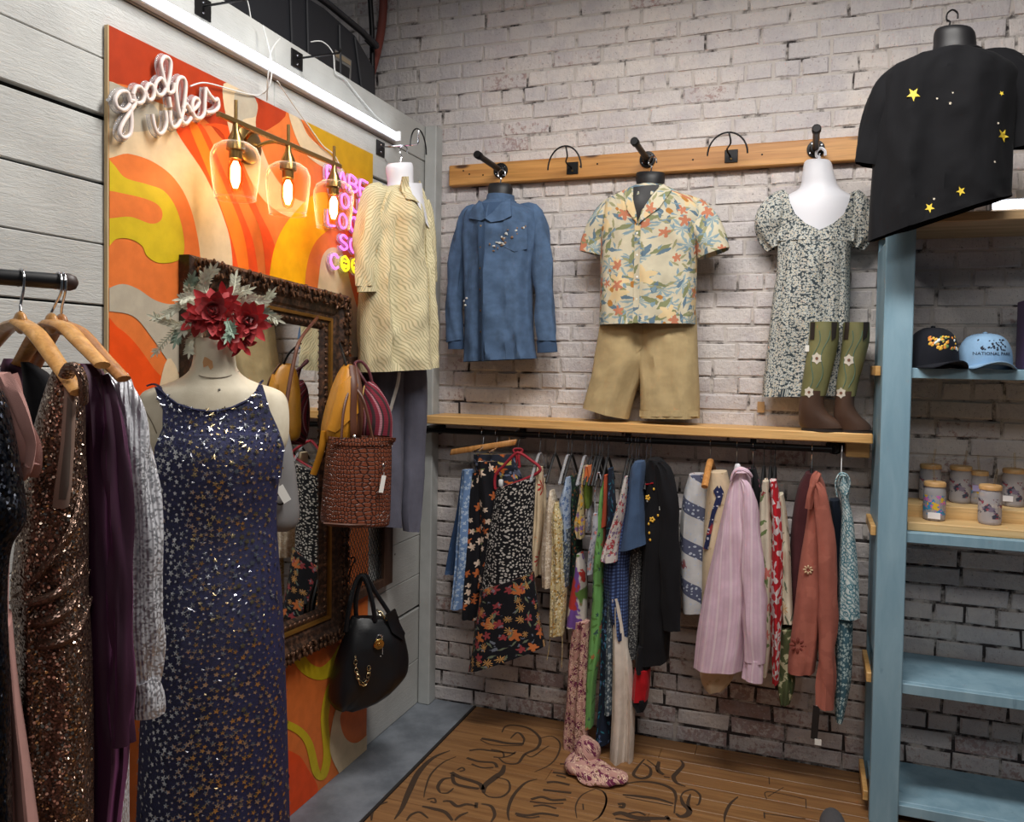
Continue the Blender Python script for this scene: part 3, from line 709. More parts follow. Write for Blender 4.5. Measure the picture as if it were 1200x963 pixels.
# --- mirror in carved frame
mirror = thing('wall_mirror', 'large mirror in a carved dark bronze ornate frame hung on the mural', 'mirror', (.02, -1.25, .59))
FX = .05
TL, TR, BR = atX(221,298,FX), atX(407.5,347,FX), atX(405,746,FX); BLc = TL+(BR-TR)
ey = (TR-TL).normalized(); ez = (TL-BLc).normalized(); FW, FH = (TR-TL).length, (TL-BLc).length
MO = BLc.copy(); MO.x = 0
def fp(u, v, x): return MO+ey*u+ez*v+V((x,0,0))
km_ = NT('bronze_carved'); km_.p.inputs['Roughness'].default_value = .5; km_.p.inputs['Metallic'].default_value = .35
v_ = km_.coord('POS'); nn = km_.noise(v_, 60, 4); n3 = km_.noise(v_, 9, 3)
km_.base(km_.mix(km_.step(nn,.4,.68), srgb(44,31,25), km_.mix(km_.step(n3,.4,.6), srgb(76,54,42), srgb(98,68,50)))); km_.bump(nn, .5, .004)
M_frame = km_.m; M_carve = plain('carving_copper', (112,80,60), .42, .5, .3, 120, .45); M_lip = plain('gold_lip', (150,108,50), .38, .7, .2, 80, .3)
prof = [(0,.016),(0,.052),(.012,.066),(.045,.064),(.06,.053),(.078,.049),(.086,.043),(.094,.043)]
prof2 = [(.094,.043),(.096,.05),(.106,.048),(.108,.038)]
prof3 = [(.108,.038),(.118,.04),(.13,.036),(.14,.024),(.14,.016)]
def sweep(pr):
    vs, fs = [], []
    for (w_, x) in pr:
        for u, v in ((w_,w_),(FW-w_,w_),(FW-w_,FH-w_),(w_,FH-w_)): vs.append(fp(u,v,x))
    for i in range(len(pr)-1):
        for k in range(4): fs.append((i*4+k, i*4+(k+1)%4, (i+1)*4+(k+1)%4, (i+1)*4+k))
    return vs, fs, None
mk('frame', sweep(prof), M_frame, mirror, smooth=False); mk('gold_lip', sweep(prof2), M_lip, mirror, smooth=False); mk('inner_frame', sweep(prof3), M_frame, mirror, smooth=False)
kg = NT('mirror_glass'); kg.base(srgb(225,228,226)); kg.p.inputs['Metallic'].default_value = 1; kg.p.inputs['Roughness'].default_value = .02
mk('glass', ([fp(.138,.138,.024), fp(FW-.138,.138,.024), fp(FW-.138,FH-.138,.024), fp(.138,FH-.138,.024)]+[fp(.138,.138,.018), fp(FW-.138,.138,.018), fp(FW-.138,FH-.138,.018), fp(.138,FH-.138,.018)], [(0,1,2,3),(7,6,5,4),(0,4,5,1),(1,5,6,2),(2,6,7,3),(3,7,4,0)], None), kg.m, mirror, smooth=False)
rr = random.Random(3)
def scroll(c, ax, bx, r, x, s):             # curled acanthus scroll
    pts = []
    for k in range(9):
        a = s*(k*.75); q = r*(1-k*.085); pts.append(c+ax*math.cos(a)*q+bx*math.sin(a)*q+V((x+.012*math.sin(k*.4),0,0)))
    return tube(pts, [.0055,.005,.004,.0025], 5, flat=.8)
for side in range(4):
    L = FW if side in (0,2) else FH; gs = []; nS = int(L/.026)
    for k in range(nS):
        u = (k+.5)*L/nS; w_ = rr.uniform(.008,.04)
        for w_, r_, x_ in ((rr.uniform(.014,.022), rr.uniform(.009,.013), .065),(rr.uniform(.034,.048), rr.uniform(.008,.011), .061)):
            uu = min(max(u+rr.uniform(-.01,.01), w_), L-w_)
            c = fp(uu,w_,0) if side == 0 else fp(FW-w_,uu,0) if side == 1 else fp(uu,FH-w_,0) if side == 2 else fp(w_,uu,0)
            gs.append(scroll(c, ey, ez, r_, x_, rr.choice((-1,1))))
            a = rr.uniform(0,6.28); gs.append(ball(c+V((x_+.002,rr.uniform(-.012,.012),rr.uniform(-.01,.01))), (.006,.011,.0045), 6, 4, (V((1,0,0)), ey*math.cos(a)+ez*math.sin(a), ez*math.cos(a)-ey*math.sin(a))))
        w2 = .122; uu = min(max(u, w2), L-w2)
        c = fp(uu,w2,0) if side == 0 else fp(FW-w2,uu,0) if side == 1 else fp(uu,FH-w2,0) if side == 2 else fp(w2,uu,0)
        gs.append(ball(c+V((.039,0,0)), (.004,.009,.007), 6, 4))
    stuff(mk('carving', join(*gs), M_carve, mirror))
# --- wire mesh bag panel with wooden rails, behind the mirror's right side
mp = thing('mesh_panel', 'wire mesh panel in a dark wooden frame behind the hanging bags', 'panel', (.03, -.62, .66))
M_dwood = wood('dark_rail', (52,34,24), (78,52,36), .6, 2)
ma, mb, mzt, mzb = atX(411,660,.03).y, atX(449,660,.03).y, 1.62, .66
ra = atX(447,660,.03).y; rb = atX(457,660,.03).y
mk('rail', box(.016,.044, ra, rb, mzb, mzt, .002), M_dwood, mp, smooth=False); mk('rail', box(.016,.044, ma-.1, ma-.06, mzb, mzt, .002), M_dwood, mp, smooth=False)
mk('rail', box(.016,.044, ma-.06, ra, mzt-.035, mzt, .002), M_dwood, mp, smooth=False); mk('rail', box(.016,.044, ma-.06, ra, mzb, mzb+.035, .002), M_dwood, mp, smooth=False)
gs = []; y0, y1 = ma-.06, ra; Wd = y1-y0
k = -40
while k < 60:
    for s in (1,-1):
        z0 = mzb+k*.032; p = V((.03,y0,z0)) if s > 0 else V((.03,y1,z0)); q = V((.03,y1,z0+Wd*1.55)) if s > 0 else V((.03,y0,z0+Wd*1.55))
        a, b = 0, 1; lo, hi = mzb+.03, mzt-.03
        d = q.z-p.z; t0 = max(0,(lo-p.z)/d); t1 = min(1,(hi-p.z)/d)
        if t1 > t0: gs.append(tube([p.lerp(q,t0), p.lerp(q,t1)], .0017, 4, cap=False))
    k += 1
stuff(mk('wire_mesh', join(*gs), M_black, mp))
# --- hook plates on the top of the wall
hooks = []
for px, py, lab, right in ((238,9,'small black square wall hook at the top left of the white wall',0),(348,70,'small black square wall hook halfway along the wall top, beside hanging wire',0),(446,174,'small black square wall hook holding the white torso form',1)):
    p = atX(px, py, .003); h = thing('wall_hook', lab, 'hook', p, 'black square hooks on the white wall')
    mk('plate', box(.0005,.005, p.y-.032,p.y+.032,p.z-.03,p.z+.03,.001), M_black, h, smooth=False)
    for dz in (-.015,.015): mk('screw', lathe([(.004,.0),(.003,.0025)], (.005,p.y,p.z+dz), 8, (1,0,0)), M_chrome, h)
    mk('prong', tube([V((.005,p.y,p.z+.004)), V((.17,p.y,p.z+.004)), V((.178,p.y,p.z+.012)), V((.178,p.y,p.z+.06 if right else p.z+.02))], .0035, 6), M_chrome if right else M_black, h)
    if right: mk('arc_rod', tube([V((.178,p.y+.07*math.cos(a),p.z-.02+.085*math.sin(a))) for a in [PI*k/14*1.0 for k in range(15)]], .003, 6), M_black, h)
    hooks.append(p)
# --- wires
def wire(pts, lab, mat=M_wirew, r=.0022, cat='cable'):
    return solo('cable', tube(spline(pts, 8), r, 6), mat, lab, cat)
wire([atX(223,101,.045),atX(240,97,.03),atX(268,104,.024),atX(290,110,.022),atX(305,111,.022),atX(316,100,.06),atX(318,70,.06),atX(308,30,.03)], 'white cable running from the script sign up over the tube light')
wire([atX(313,118,.03),atX(314,90,.07),atX(318,60,.07),atX(328,45,.04)], 'short white cable hanging over the tube light in a loop')
wire([atX(325,95,.07),atX(342,120,.03),atX(360,145,.025),atX(378,170,.025),atX(392,182,.025),atX(402,203,.036)], 'thin white cable from the tube light down to the pink sign')
wire([atX(364,49,-.03),atX(378,49,-.02),atX(390,62,-.005),atX(393,85,.008),atX(404,92,.01),atX(420,112,.01),atX(440,135,.012),atX(452,146,.012),atX(459,156,.05)], 'white cable looping over the wall top to the end of the tube light')
wire([atX(287,-6,-.03),atX(291,5,-.03),atX(294,22,-.004)], 'short end of white cable at the top edge of the wall')
# --- big dark unit behind the wall top
hv = thing('plastic_bin', 'large dark grey plastic bin stored above the wall top, with a sticker', 'bin', (-.55,-.6,2.74))
M_bin = plain('bin_grey', (40,41,46), .5, 0, .1, 30)
def bp(px, py, x): return atX(px, py, x)
hp = [bp(222,-60,-.2), bp(300,-40,-.2), bp(380,10,-.2), bp(416,42,-.2), bp(438,80,-.2), bp(440,130,-.2), bp(440,200,-.2), bp(222,200,-.2)]
mk('bin_wall', prism(hp, (-.4,0,0)), M_bin, hv, smooth=False)
for a, b in (((340,-20),(343,70)),((360,0),(362,90)),((398,30),(400,130)),((416,44),(430,150))): mk('rib', tube([bp(*a,-.195),bp(*b,-.195)], .006, 6), M_bin, hv)
mk('rim', tube([bp(330,-35,-.19), bp(385,5,-.19), bp(425,38,-.18), bp(441,55,-.18)], .017, 8, flat=.7), M_bin, hv)
mk('rim_lip', tube([bp(441,55,-.18), bp(430,44,-.21)], .02, 8), M_bin, hv)
stp = [bp(393,58,-.197),bp(412,71,-.197),bp(411,97,-.197),bp(392,84,-.197)]
st = mk('sticker', prism(stp, (-.002,0,0)), plain('sticker_grey', (120,118,116), .5), hv, smooth=False)
mk('sticker_panel', prism([bp(394,70,-.195),bp(410,80,-.195),bp(409,93,-.195),bp(394,83,-.195)], (-.002,0,0)), plain('sticker_black', (30,30,32), .5), st, smooth=False)
mk('sticker_band', prism([bp(393.5,60,-.195),bp(411,72,-.195),bp(411,77,-.195),bp(393.5,66,-.195)], (-.002,0,0)), plain('sticker_tan', (150,134,110), .5), st, smooth=False)
solo('hose_ring', tube(spline([bp(446,-60,-.225),bp(449,-20,-.225),bp(449,10,-.225),bp(446,40,-.225),bp(438,75,-.225),bp(424,120,-.225),bp(410,160,-.225)],6), .02, 10), plain('ring_red', (110,52,42), .6), 'rust red curved hoop standing behind the dark grey bin', 'hoop')
solo('support_rod', tube([bp(432,-30,-.215),bp(436,35,-.215),bp(437,140,-.215)], .012, 8), M_black, 'thin black upright rod behind the dark grey bin', 'rod')
# ================================================================== BACK WALL FITTINGS
M_pine = wood('pine', (196,146,82), (226,182,120), .45, 0, .8, True)
M_oldpine = wood('amber_pine', (168,112,52), (204,148,80), .45, 0, .8, True)
def xz(px, py, y): p = atY(px, py, y); return p.x, p.z
bt, bb_ = xz(526,194,-.04), xz(526,218,-.04)
solo('peg_board', box(bt[0], 2.02, -.04, .0035, bb_[1], bt[1], .004), M_oldpine, 'long amber wooden board screwed across the brick wall, carrying pipe pegs', 'board', smooth=False)
for k, (px, py) in enumerate(((543,200),(550,204),(566,205),(680,195),(700,192),(812,187),(893,181))):
    p = atY(px, py, -.0402); mk('knot_screw', lathe([(.004,0),(.003,.002)], p, 8, (0,-1,0)), M_black, bpy.data.objects['peg_board'])
pegs = []
for px, py, lab in ((587,200,'left black pipe peg, holding the denim shirt form'),(759,187,'middle black pipe peg, above the tropical print shirt'),(956,175,'right black pipe peg, holding the white torso form')):
    p = atY(px, py, -.041); h = thing('pipe_peg', lab, 'peg', p, 'black pipe pegs on the wooden board')
    mk('flange', lathe([(.034,0),(.034,.006),(.024,.008),(.02,.02),(.014,.022)], p, 22, (0,-1,0)), M_black, h)
    for a in range(4): mk('bolt', lathe([(.004,.006),(.003,.009)], p+V((.026*math.cos(a*PI/2+.6),0,.026*math.sin(a*PI/2+.6))), 8, (0,-1,0)), M_chrome, h)
    mk('pipe', tube([p+V((0,-.015,0)), p+V((0,-.25,.004))], .0125, 14), M_black, h); mk('pipe_cap', lathe([(.0125,-.005),(.0165,-.005),(.0165,.022),(.013,.026)], p+V((0,-.25,.004)), 16, (0,-1,0)), M_black, h)
    pegs.append(p)
for px, py, a0, top, a1, lab in ((671,197,(642,200),(662,171),(681,196),'thin black hoop hook on the wooden board, left of the two'),(857,183,(829,182),(853,155),(876,180),'thin black hoop hook on the wooden board, right of the two')):
    p = atY(px, py, -.041); h = thing('hoop_hook', lab, 'hook', p, 'black hoop hooks on the board')
    mk('plate', box(p.x-.026,p.x+.026,-.045,-.0405,p.z-.026,p.z+.026,.001), M_black, h, smooth=False)
    mk('screw', lathe([(.005,0),(.003,.003)], p+V((0,-.004,-.012)), 8, (0,-1,0)), M_brass, h)
    tp = atY(top[0], top[1], -.17); pts = [atY(*a0,-.17), tp, atY(*a1,-.17)]
    c = (pts[0]+pts[2])/2; rx = (pts[2].x-pts[0].x)/2; rz = tp.z-c.z
    mk('hoop', tube([c+V((rx*math.cos(PI-PI*k/20),0,rz*math.sin(PI*k/20))) for k in range(21)], .0035, 8), M_black, h)
    mk('stem', tube(spline([p+V((-.004,-.004,0)), p+V((-.012,-.06,.012)), V((c.x+.012,-.17,p.z+.02)), V((c.x+.004,-.17,tp.z))], 5), .0035, 8), M_black, h)
# --- shelf plank with clothes rail below
pz0, pz1 = 1.3285, 1.3665
plank = solo('shelf_plank', box(.088, 1.93, -.19, .0035, pz0, pz1, .004), M_pine, 'thick pine plank shelf running along the brick wall above the clothes rail', 'shelf', smooth=False)
RY = -.15
rz = atY(740, 515, RY).z
rail = thing('clothes_rail', 'long black pipe clothes rail hung under the pine plank', 'rail', (.95, RY, rz))
mk('pipe', tube([V((.075,RY,rz)), V((1.79,RY,rz))], .0132, 14), M_black, rail)
for x in (.075, 1.79):
    mk('elbow', tube(spline([V((x,RY,rz)), V((x+(.012 if x>1 else -.012),RY+.03,rz)), V((x+(.014 if x>1 else -.014),-.02,rz))],5), .017, 12), M_black, rail)
    mk('flange', lathe([(.034,0),(.034,.008),(.018,.016)], (x+(.014 if x>1 else -.014), .003, rz), 18, (0,-1,0)), M_black, rail)
for x in (atY(613,505,RY).x, 1.0, 1.5): mk('bracket', join(box(x-.011,x+.011,RY-.015,RY+.015,rz+.011,pz0,.002), box(x-.011,x+.011,RY-.015,RY+.015,rz-.018,rz-.0125,.002)), M_black, rail, smooth=False)
solo('support_block', box(1.84, 1.925, -.12, .0035, pz0-.06, pz0-.001, .003), M_pine, 'short pine block under the right end of the plank shelf', 'block', smooth=False)
# small tags hanging from the plank edge
M_card = plain('card_white', (226,224,218), .6)
def price_tag(p, label, w_=.018, h=.03, mat=None, s=.04, nrm=(0,-1,0), tilt=0, group=None):
    t = thing('price_tag', label, 'tag', p, group); p = V(p); n = V(nrm).normalized(); tv = V((-n.y,n.x,0)); up = V((math.sin(tilt)*tv.x, math.sin(tilt)*tv.y, math.cos(tilt)))
    q = p-V((0,0,s)); mk('string', tube([p, q], .0008, 5), M_wirew, t)
    c = q-up*h; tv2 = up.cross(n)
    mk('card', obox(c, tv2*w_, n*.0006, up*h), mat or M_card, t, smooth=False)
    return t
for px, py, lab in ((817,470,'thin dark hanging pin on the plank edge beside the khaki shorts'),(889,480,'small tan luggage tag hanging before the brick by the floral dress')):
    p = atY(px, py, -.02)
price_tag(atY(892,462,-.012), 'small tan card tag hung on the brick left of the cowboy boots', .014, .022, plain('tan_card',(176,140,96),.6), .03)
# --- blue shelving unit
kbl = NT('blue_paint'); kbl.p.inputs['Roughness'].default_value = .5
v = kbl.coord('POS', (14,14,2.5)); n1 = kbl.noise(v, 1, 5, .6, .4); n2 = kbl.noise(kbl.coord('POS',(30,30,8)), 1, 4)
cb = kbl.mix(kbl.step(n1,.3,.7), srgb(122,156,174), srgb(142,174,190)); cb = kbl.mix(kbl.math('MULTIPLY', kbl.step(n2,.66,.74), .5), cb, srgb(92,122,140)); kbl.base(cb); kbl.bump(n2, .15, .002)
M_blue = kbl.m
SY = -.36
bs = thing('shelving_unit', 'tall blue painted wooden shelving unit standing against the brick wall', 'shelves', (2.4, -.18, 0))
px0, px1 = atY(1037,290,SY).x, atY(1072,290,SY).x
px0 = (px0+atY(1020,955,SY).x)/2; px1 = (px1+atY(1054,955,SY).x)/2
ztop = 2.105
mk('post', box(px0, px1, SY, SY+.04, 0, ztop, .003), M_blue, bs, smooth=False); mk('post', box(px0, px1, -.045, -.004, 0, ztop, .003), M_blue, bs, smooth=False)
mk('post', box(2.86, 2.975, SY, SY+.04, 0, ztop, .003), M_blue, bs, smooth=False); mk('post', box(2.86, 2.975, -.045, -.004, 0, ztop, .003), M_blue, bs, smooth=False)
sz = [atY(1068,431,SY+.005).z, atY(1062,624,SY+.005).z, atY(1057,801.5,SY+.005).z, .075]
for i, z in enumerate(sz): 
    mk('shelf', box(px0+.012, 2.96, SY+.041, -.006, z-.034, z, .003), M_blue, bs, smooth=False)
    mk('shelf_lip', box(px1, 2.86, SY+.012, SY+.04, z-.036, z, .002), M_blue, bs, smooth=False)
for i, z in enumerate(sz): mk('cleat', box(px0-.018, px0-.0005, SY+.06, -.05, z-.03, z+.005, .002), M_pine, bs, smooth=False)
mk('side_panel', box(px0+.001, px0+.012, SY+.041, -.046, sz[2]+.08, ztop-.05, .001), M_blue, bs, smooth=False)
M_top = wood('top_board', (186,150,104), (214,180,134), .5, 0, .8)
top_z = atY(1150,251,SY-.01).z
solo('top_board', box(px0-.01, 2.97, SY-.02, -.005, ztop+.001, ztop+.034, .003), M_top, 'pale wooden board lying on top of the blue shelving unit', 'board', smooth=False)
TBZ = ztop+.035
le = atY(1158,240,SY-.005)
led_fixture(V((le.x, SY+.03, TBZ+.021)), V((2.93, SY+.03, TBZ+.021)), (0,-1,0), (0,0,1), 'bright tube light lying on the pale top board at right', LED_POWER*.9, .013)
# --- caps
def cap(px, py_base, y, w_, h, yaw, mat, label, brim_mat, group):
    c = atY(px, py_base, y); c.z = sz[0]
    f = V((math.sin(yaw), -math.cos(yaw), 0)); s = V((f.y*-1, f.x, 0)); s = V((math.cos(yaw), math.sin(yaw), 0)); up = V((0,0,1))
    t = thing('baseball_cap', label, 'cap', c, group)
    vs, fs, uv = [], [], []; nu, nv = 36, 14
    for i in range(nv+1):
        p = i/nv*PI/2
        for k in range(nu):
            a = 2*PI*k/nu; sq = .92
            rr_ = math.cos(p)**.62; fr = 1+.12*max(0, math.sin(a))*(math.sin(p*2))
            q = c+s*(w_*rr_*math.cos(a))+f*(w_*1.12*rr_*math.sin(a)*fr)+up*(h*(math.sin(p)**.95)+.018)
            seam = .0012*(abs(math.cos(3*a))**12); vs.append(q+(q-c).normalized()*seam+V((0,0,1))*.004*mnoise.noise(q*18)); uv.append((a*w_, p*w_))
    for i in range(nv):
        for k in range(nu): fs.append((i*nu+k, i*nu+(k+1)%nu, (i+1)*nu+(k+1)%nu, (i+1)*nu+k))
    fs.append(tuple(nv*nu+k for k in range(nu)))
    b0 = len(vs)
    for k in range(nu): vs.append(vs[k]-V((0,0,.018))); uv.append((0,0))
    for k in range(nu): fs.append((k, b0+k, b0+(k+1)%nu, (k+1)%nu))
    crown = (vs, fs, uv); mk('crown', crown, mat, t)
    bv, bf, bu = [], [], []; m1, m2 = 18, 8
    for lay in (0, -.004):
        for j in range(m2+1):
            d = j/m2
            for i in range(m1+1):
                a = PI*(.02+.96*i/m1); e = math.sin(a)
                q = c+s*(w_*(1+.02*d)*math.cos(a))+f*(w_*1.1*e+.075*d*(e**.8))+up*(.02-.018*abs(math.cos(a))**2*1.0-.016*d*d*0-.03*d*math.cos(a)**2+.008*d+lay)
                q.z = max(q.z, c.z+.0045+lay); bv.append(q); bu.append((a*w_, d*.07))
    Nn = (m1+1)*(m2+1)
    for lay in (0,1):
        for j in range(m2):
            for i in range(m1):
                a = lay*Nn+j*(m1+1)+i; bf.append((a,a+1,a+m1+2,a+m1+1))
    ed = [j*(m1+1) for j in range(m2+1)]+[m2*(m1+1)+i for i in range(1,m1+1)]+[j*(m1+1)+m1 for j in range(m2-1,-1,-1)]
    for a, b in zip(ed, ed[1:]): bf.append((a,b,b+Nn,a+Nn))
    mk('bill', (bv,bf,bu), brim_mat, t)
    mk('top_button', ball(c+up*(h+.02), (.008,.008,.005), 10, 6), mat, t)
    return t, crown, c, f, s
def spots(c, f, s, crown, spec, mats, t, name='embroidery'):
    tr = bvh(crown)
    for (u, z, r, mi) in spec:
        o = c+s*u+V((0,0,z))+f*.4; h = tr.ray_cast(o, -f, 1)
        if h[0] is None: continue
        nrm = h[1] if h[1].dot(f) > 0 else -h[1]; mk(name, ball(h[0]+nrm*.0005, (r, r*rnd.uniform(.5,.9), .0015), 7, 4, (nrm.orthogonal().normalized(), nrm.cross(nrm.orthogonal().normalized()), nrm)), mats[mi], t)
M_capb = fabric('cap_black', (26,28,36), (), .9); M_capu = fabric('cap_light_blue', (140,176,210), (), .9); M_under = plain('bill_under', (18,22,34), .8)
t, crown, c, f, s = cap(1092, 430, -.27, .082, .125, R_(22), M_capb, 'black baseball cap with yellow and white embroidery on the upper blue shelf', M_capb, 'caps on the blue shelf')
em = [plain('thread_yellow',(226,176,60),.6), plain('thread_orange',(214,130,50),.6), plain('thread_white',(222,226,222),.6), plain('thread_green',(110,140,80),.6)]
r9 = random.Random(9)
spots(c, f, s, crown, [(r9.uniform(-.048,.045), .085+r9.uniform(-.024,.024), r9.uniform(.004,.008), r9.choice((0,0,1,1,2,3))) for _ in range(46)], em, t)
t, crown, c, f, s = cap(1153, 432, -.25, .085, .105, R_(6), M_capu, 'pale blue baseball cap with dark embroidery reading national park', M_capu, 'caps on the blue shelf')
dk = plain('thread_navy', (26,32,48), .7)
spots(c, f, s, crown, [(r9.uniform(-.04,.04)*(1), .08+r9.uniform(-.016,.02), r9.uniform(.0025,.006), 0) for _ in range(34)], [dk], t)
def text_mesh(txt, size, ext=.0004):
    cu = bpy.data.curves.new('t', 'FONT'); cu.body = txt; cu.size = size; cu.extrude = ext; cu.align_x = 'CENTER'; cu.align_y = 'CENTER'; cu.resolution_u = 2
    o = bpy.data.objects.new('t', cu); C.objects.link(o); dg = bpy.context.evaluated_depsgraph_get(); me = bpy.data.meshes.new_from_object(o.evaluated_get(dg))
    vs = [v.co.copy() for v in me.vertices]; fs = [tuple(p.vertices) for p in me.polygons]; bpy.data.objects.remove(o); bpy.data.curves.remove(cu); bpy.data.meshes.remove(me)
    return vs, fs, None
def text_on(txt, size, o, s, up, f, tree, mat, parent, name='lettering'):
    g = text_mesh(txt, size); out = []
    for v_ in g[0]:
        p = V(o)+V(s)*v_.x+V(up)*v_.y; h = tree.ray_cast(p+V(f)*.4, -V(f), 1) if tree else (None,)
        out.append((h[0] if h[0] is not None else p)+V(f)*(.0012+v_.z))
    return mk(name, (out, g[1], None), mat, parent, smooth=False)
text_on('NATIONAL PARK', .015, c+V((0,0,.052)), s, V((0,0,1)), f, bvh(crown), dk, t)
# --- glass cups on a stepped riser
M_frost = thinglass('frosted_glass', (232,226,232), .42, .7); M_lid = wood('bamboo_lid', (196,150,96), (216,176,122), .5, 0, 2)
zs = sz[1]; ry0 = SY+.045
solo('riser', join(box(px1+.006, 2.84, ry0, ry0+.13, zs+.001, zs+.03, .002), box(px1+.006, 2.84, ry0+.13, -.03, zs+.001, zs+.075, .002)), wood('riser_pine', (206,168,112), (226,194,142), .5, 0, .8), 'stepped pale pine riser carrying the glass cups on the blue shelf', 'riser', smooth=False)
prints = [fabric('cup_print_a', (214,208,214), (('flower',(170,70,80),26,.42,.5),('leaf',(70,80,90),30,.3,.5)), .3, 0, wb=0, sheen=0, wrinkle=0),
          fabric('cup_print_b', (206,190,206), (('blob',(200,120,180),40,.56,1),('blob',(60,150,180),34,.6,1,1,0,3),('blob',(220,180,60),44,.62,1,1,0,5),('blob',(40,40,60),50,.6,1,1,0,8)), .3, 0, wb=0, sheen=0, wrinkle=0)]
cups = [(1090,568,1,26,'glass cup at the back left of the riser, behind the bright printed cup',0,1),(1094.5,605,0,26,'glass cup with bright multicoloured print and white label at front left of the riser',1,0),(1125,588,1,27,'frosted glass cup with dark butterfly print, middle of the riser',0,1),
        (1147,572,1,20,'small glass cup with a purple label behind the others on the riser',1,1),(1159.5,609,0,30,'frosted glass cup with pale flower print at the front of the riser',0,0),(1187,592,1,30,'frosted glass cup with red and black print at the right of the riser',0,1)]
for px, pyb, st_, wpx, lab, pr, _ in cups:
    zb_ = zs+(.0755 if st_ else .0305)
    p = atZ(px, pyb, zb_); p.y = min(max(p.y, ry0+.04 if not st_ else ry0+.17), -.07 if st_ else ry0+.09)
    # slide along the ray so the base stays under the cup
    q = atY(px, pyb, p.y); r = wpx*.5*(q-CAM).dot(CF)/FOC; r = min(r, .037 if not st_ else .038); h = .125 if wpx > 22 else .11
    c = V((q.x, p.y, zb_)); t = thing('glass_cup', lab, 'cup', c, 'printed glass cups on the riser')
    mk('glass', lathe([(r*.82,0),(r*.95,.004),(r,.014),(r,h-.028),(r*.93,h-.014),(r*.88,h-.004)], c, 26), M_frost, t)
    g = lathe([(r*1.004,.022),(r*1.004,h-.034)], c, 26, cap=False); pm = mk('print', g, None, t)
    base_ = 'cup_art_%d' % pr
    if base_ not in MC:
        k = NT(base_); tt = k.t; mm = prints[pr]; k.p.inputs['Roughness'].default_value = .4
        v_ = k.coord('Object', (1,1,1)); a_ = k.noise(v_, 34, 3, .6, .6); b_ = k.noise(v_, 60, 2); c_ = k.noise(k.coord('Object',(1,1,1),(3,2,1)), 42, 3)
        cols = ((150,70,84),(60,66,84),(120,110,130)) if pr == 0 else ((206,110,180),(50,140,190),(226,186,60))
        cc = k.mix(k.step(b_,.45,.5), srgb(*cols[0]), srgb(*cols[1])); cc = k.mix(k.step(c_,.52,.56), cc, srgb(*cols[2])); k.base(cc)
        k.t.links.new(k.step(a_,.54 if pr == 0 else .47,.57 if pr == 0 else .5), k.p.inputs['Alpha']); 
    pm.data.materials.clear(); pm.data.materials.append(MC.get(base_) or MC.setdefault(base_, k.m))
    mk('lid', lathe([(r*.97,h-.004),(r*.99,h+.008),(r*.9,h+.012),(.005,h+.012)], c, 26), M_lid, t)
    a = rnd.uniform(-.25,.25); s0 = c+V((.004,0,h-.03)); s1 = c+V((a*.1,-.002,h+.07)); mk('straw', tube([s0, s1], .0042, 10), M_glass, t)
    if pr == 1:
        f = (CAM-c); f.z = 0; f.normalize(); tv = V((-f.y,f.x,0)); cc = c+f*(r+.0012)+V((0,0,.02 if wpx > 22 else .06)); lw = .02
        mk('label', obox(cc, tv*lw, f*.0006, V((0,0,.011))), plain('label_white',(236,234,238),.5) if wpx > 22 else plain('label_lilac',(170,160,206),.5), t, smooth=False)
    elif px > 1180:
        f = (CAM-c); f.z = 0; f.normalize(); tv = V((-f.y,f.x,0)); cc = c+f*(r+.0012)-tv*.016+V((0,0,.03)); mk('label', obox(cc, tv*.016, f*.0006, V((0,0,.01))), plain('label_white',(236,234,238),.5), t, smooth=False)
# purple edge of something standing on the upper shelf, white card on the top board
q = atY(1198,430,-.2); solo('purple_box', box(q.x-.004, q.x+.08, -.24, -.12, sz[0]+.001, atY(1197,352,-.2).z, .002), plain('purple_card',(84,60,104),.5), 'tall purple box at the right end of the upper blue shelf', 'box', smooth=False)
q = atY(1197,236,-.14); solo('info_card', obox((q.x+.01,-.14,TBZ+.001+.055), (.028,0,0), (0,.002,0), (0,0,.054), .001), M_card, 'white card standing on the top board beside the black tee', 'card', smooth=False)
# ================================================================== CLOTHES AND BAGS ON THE WALLS
M_tblack = plain('torso_black', (26,25,27), .5); M_twhite = plain('torso_white', (216,216,222), .45)
def loc_of(g, z=None):
    xs = [p[0] for p in g[0]]; ys = [p[1] for p in g[0]]; zs_ = [p[2] for p in g[0]]
    return V(((min(xs)+max(xs))/2, (min(ys)+max(ys))/2, min(zs_)))
def hookwire(p, top, r=.003):               # open hanger hook from p up to a hook over top
    p = V(p); top = V(top); R1 = .016
    return tube(spline([p, p.lerp(top,.55), top+V((-R1*1.0,0,-.012)), top+V((-R1*.9,0,.008)), top+V((0,0,R1*1.1)), top+V((R1*.9,0,.006)), top+V((R1,0,-.012))],5), r, 6)
def torso(pl, neck, body, mat, label, hook=None, hmat=None, hr=.003):
    """hanging half torso: neck and chest rows in px"""
    g = loft(pl, neck+body, 36, 40, (0,1,0), exp=2.0, hem=True, back=.7, captop=True)
    t = thing('torso_form', label, 'mannequin', loc_of(g)); mk('bust', g, mat, t)
    if hook:
        a = pl(hook[0], hook[1]); b = pl(hook[2], hook[3]); mk('hook', hookwire(a, b, hr), hmat or M_chrome, t)
    return t
def garment(name, label, cat, parts, group=None):
    """parts: (part name, geometry, material[, sub-of index])"""
    g0 = parts[0][1]; t = thing(name, label, cat, loc_of(g0), group); made = []
    for p in parts:
        par = made[p[3]] if len(p) > 3 else t
        made.append(mk(p[0], p[1], p[2], par))
    return t, made
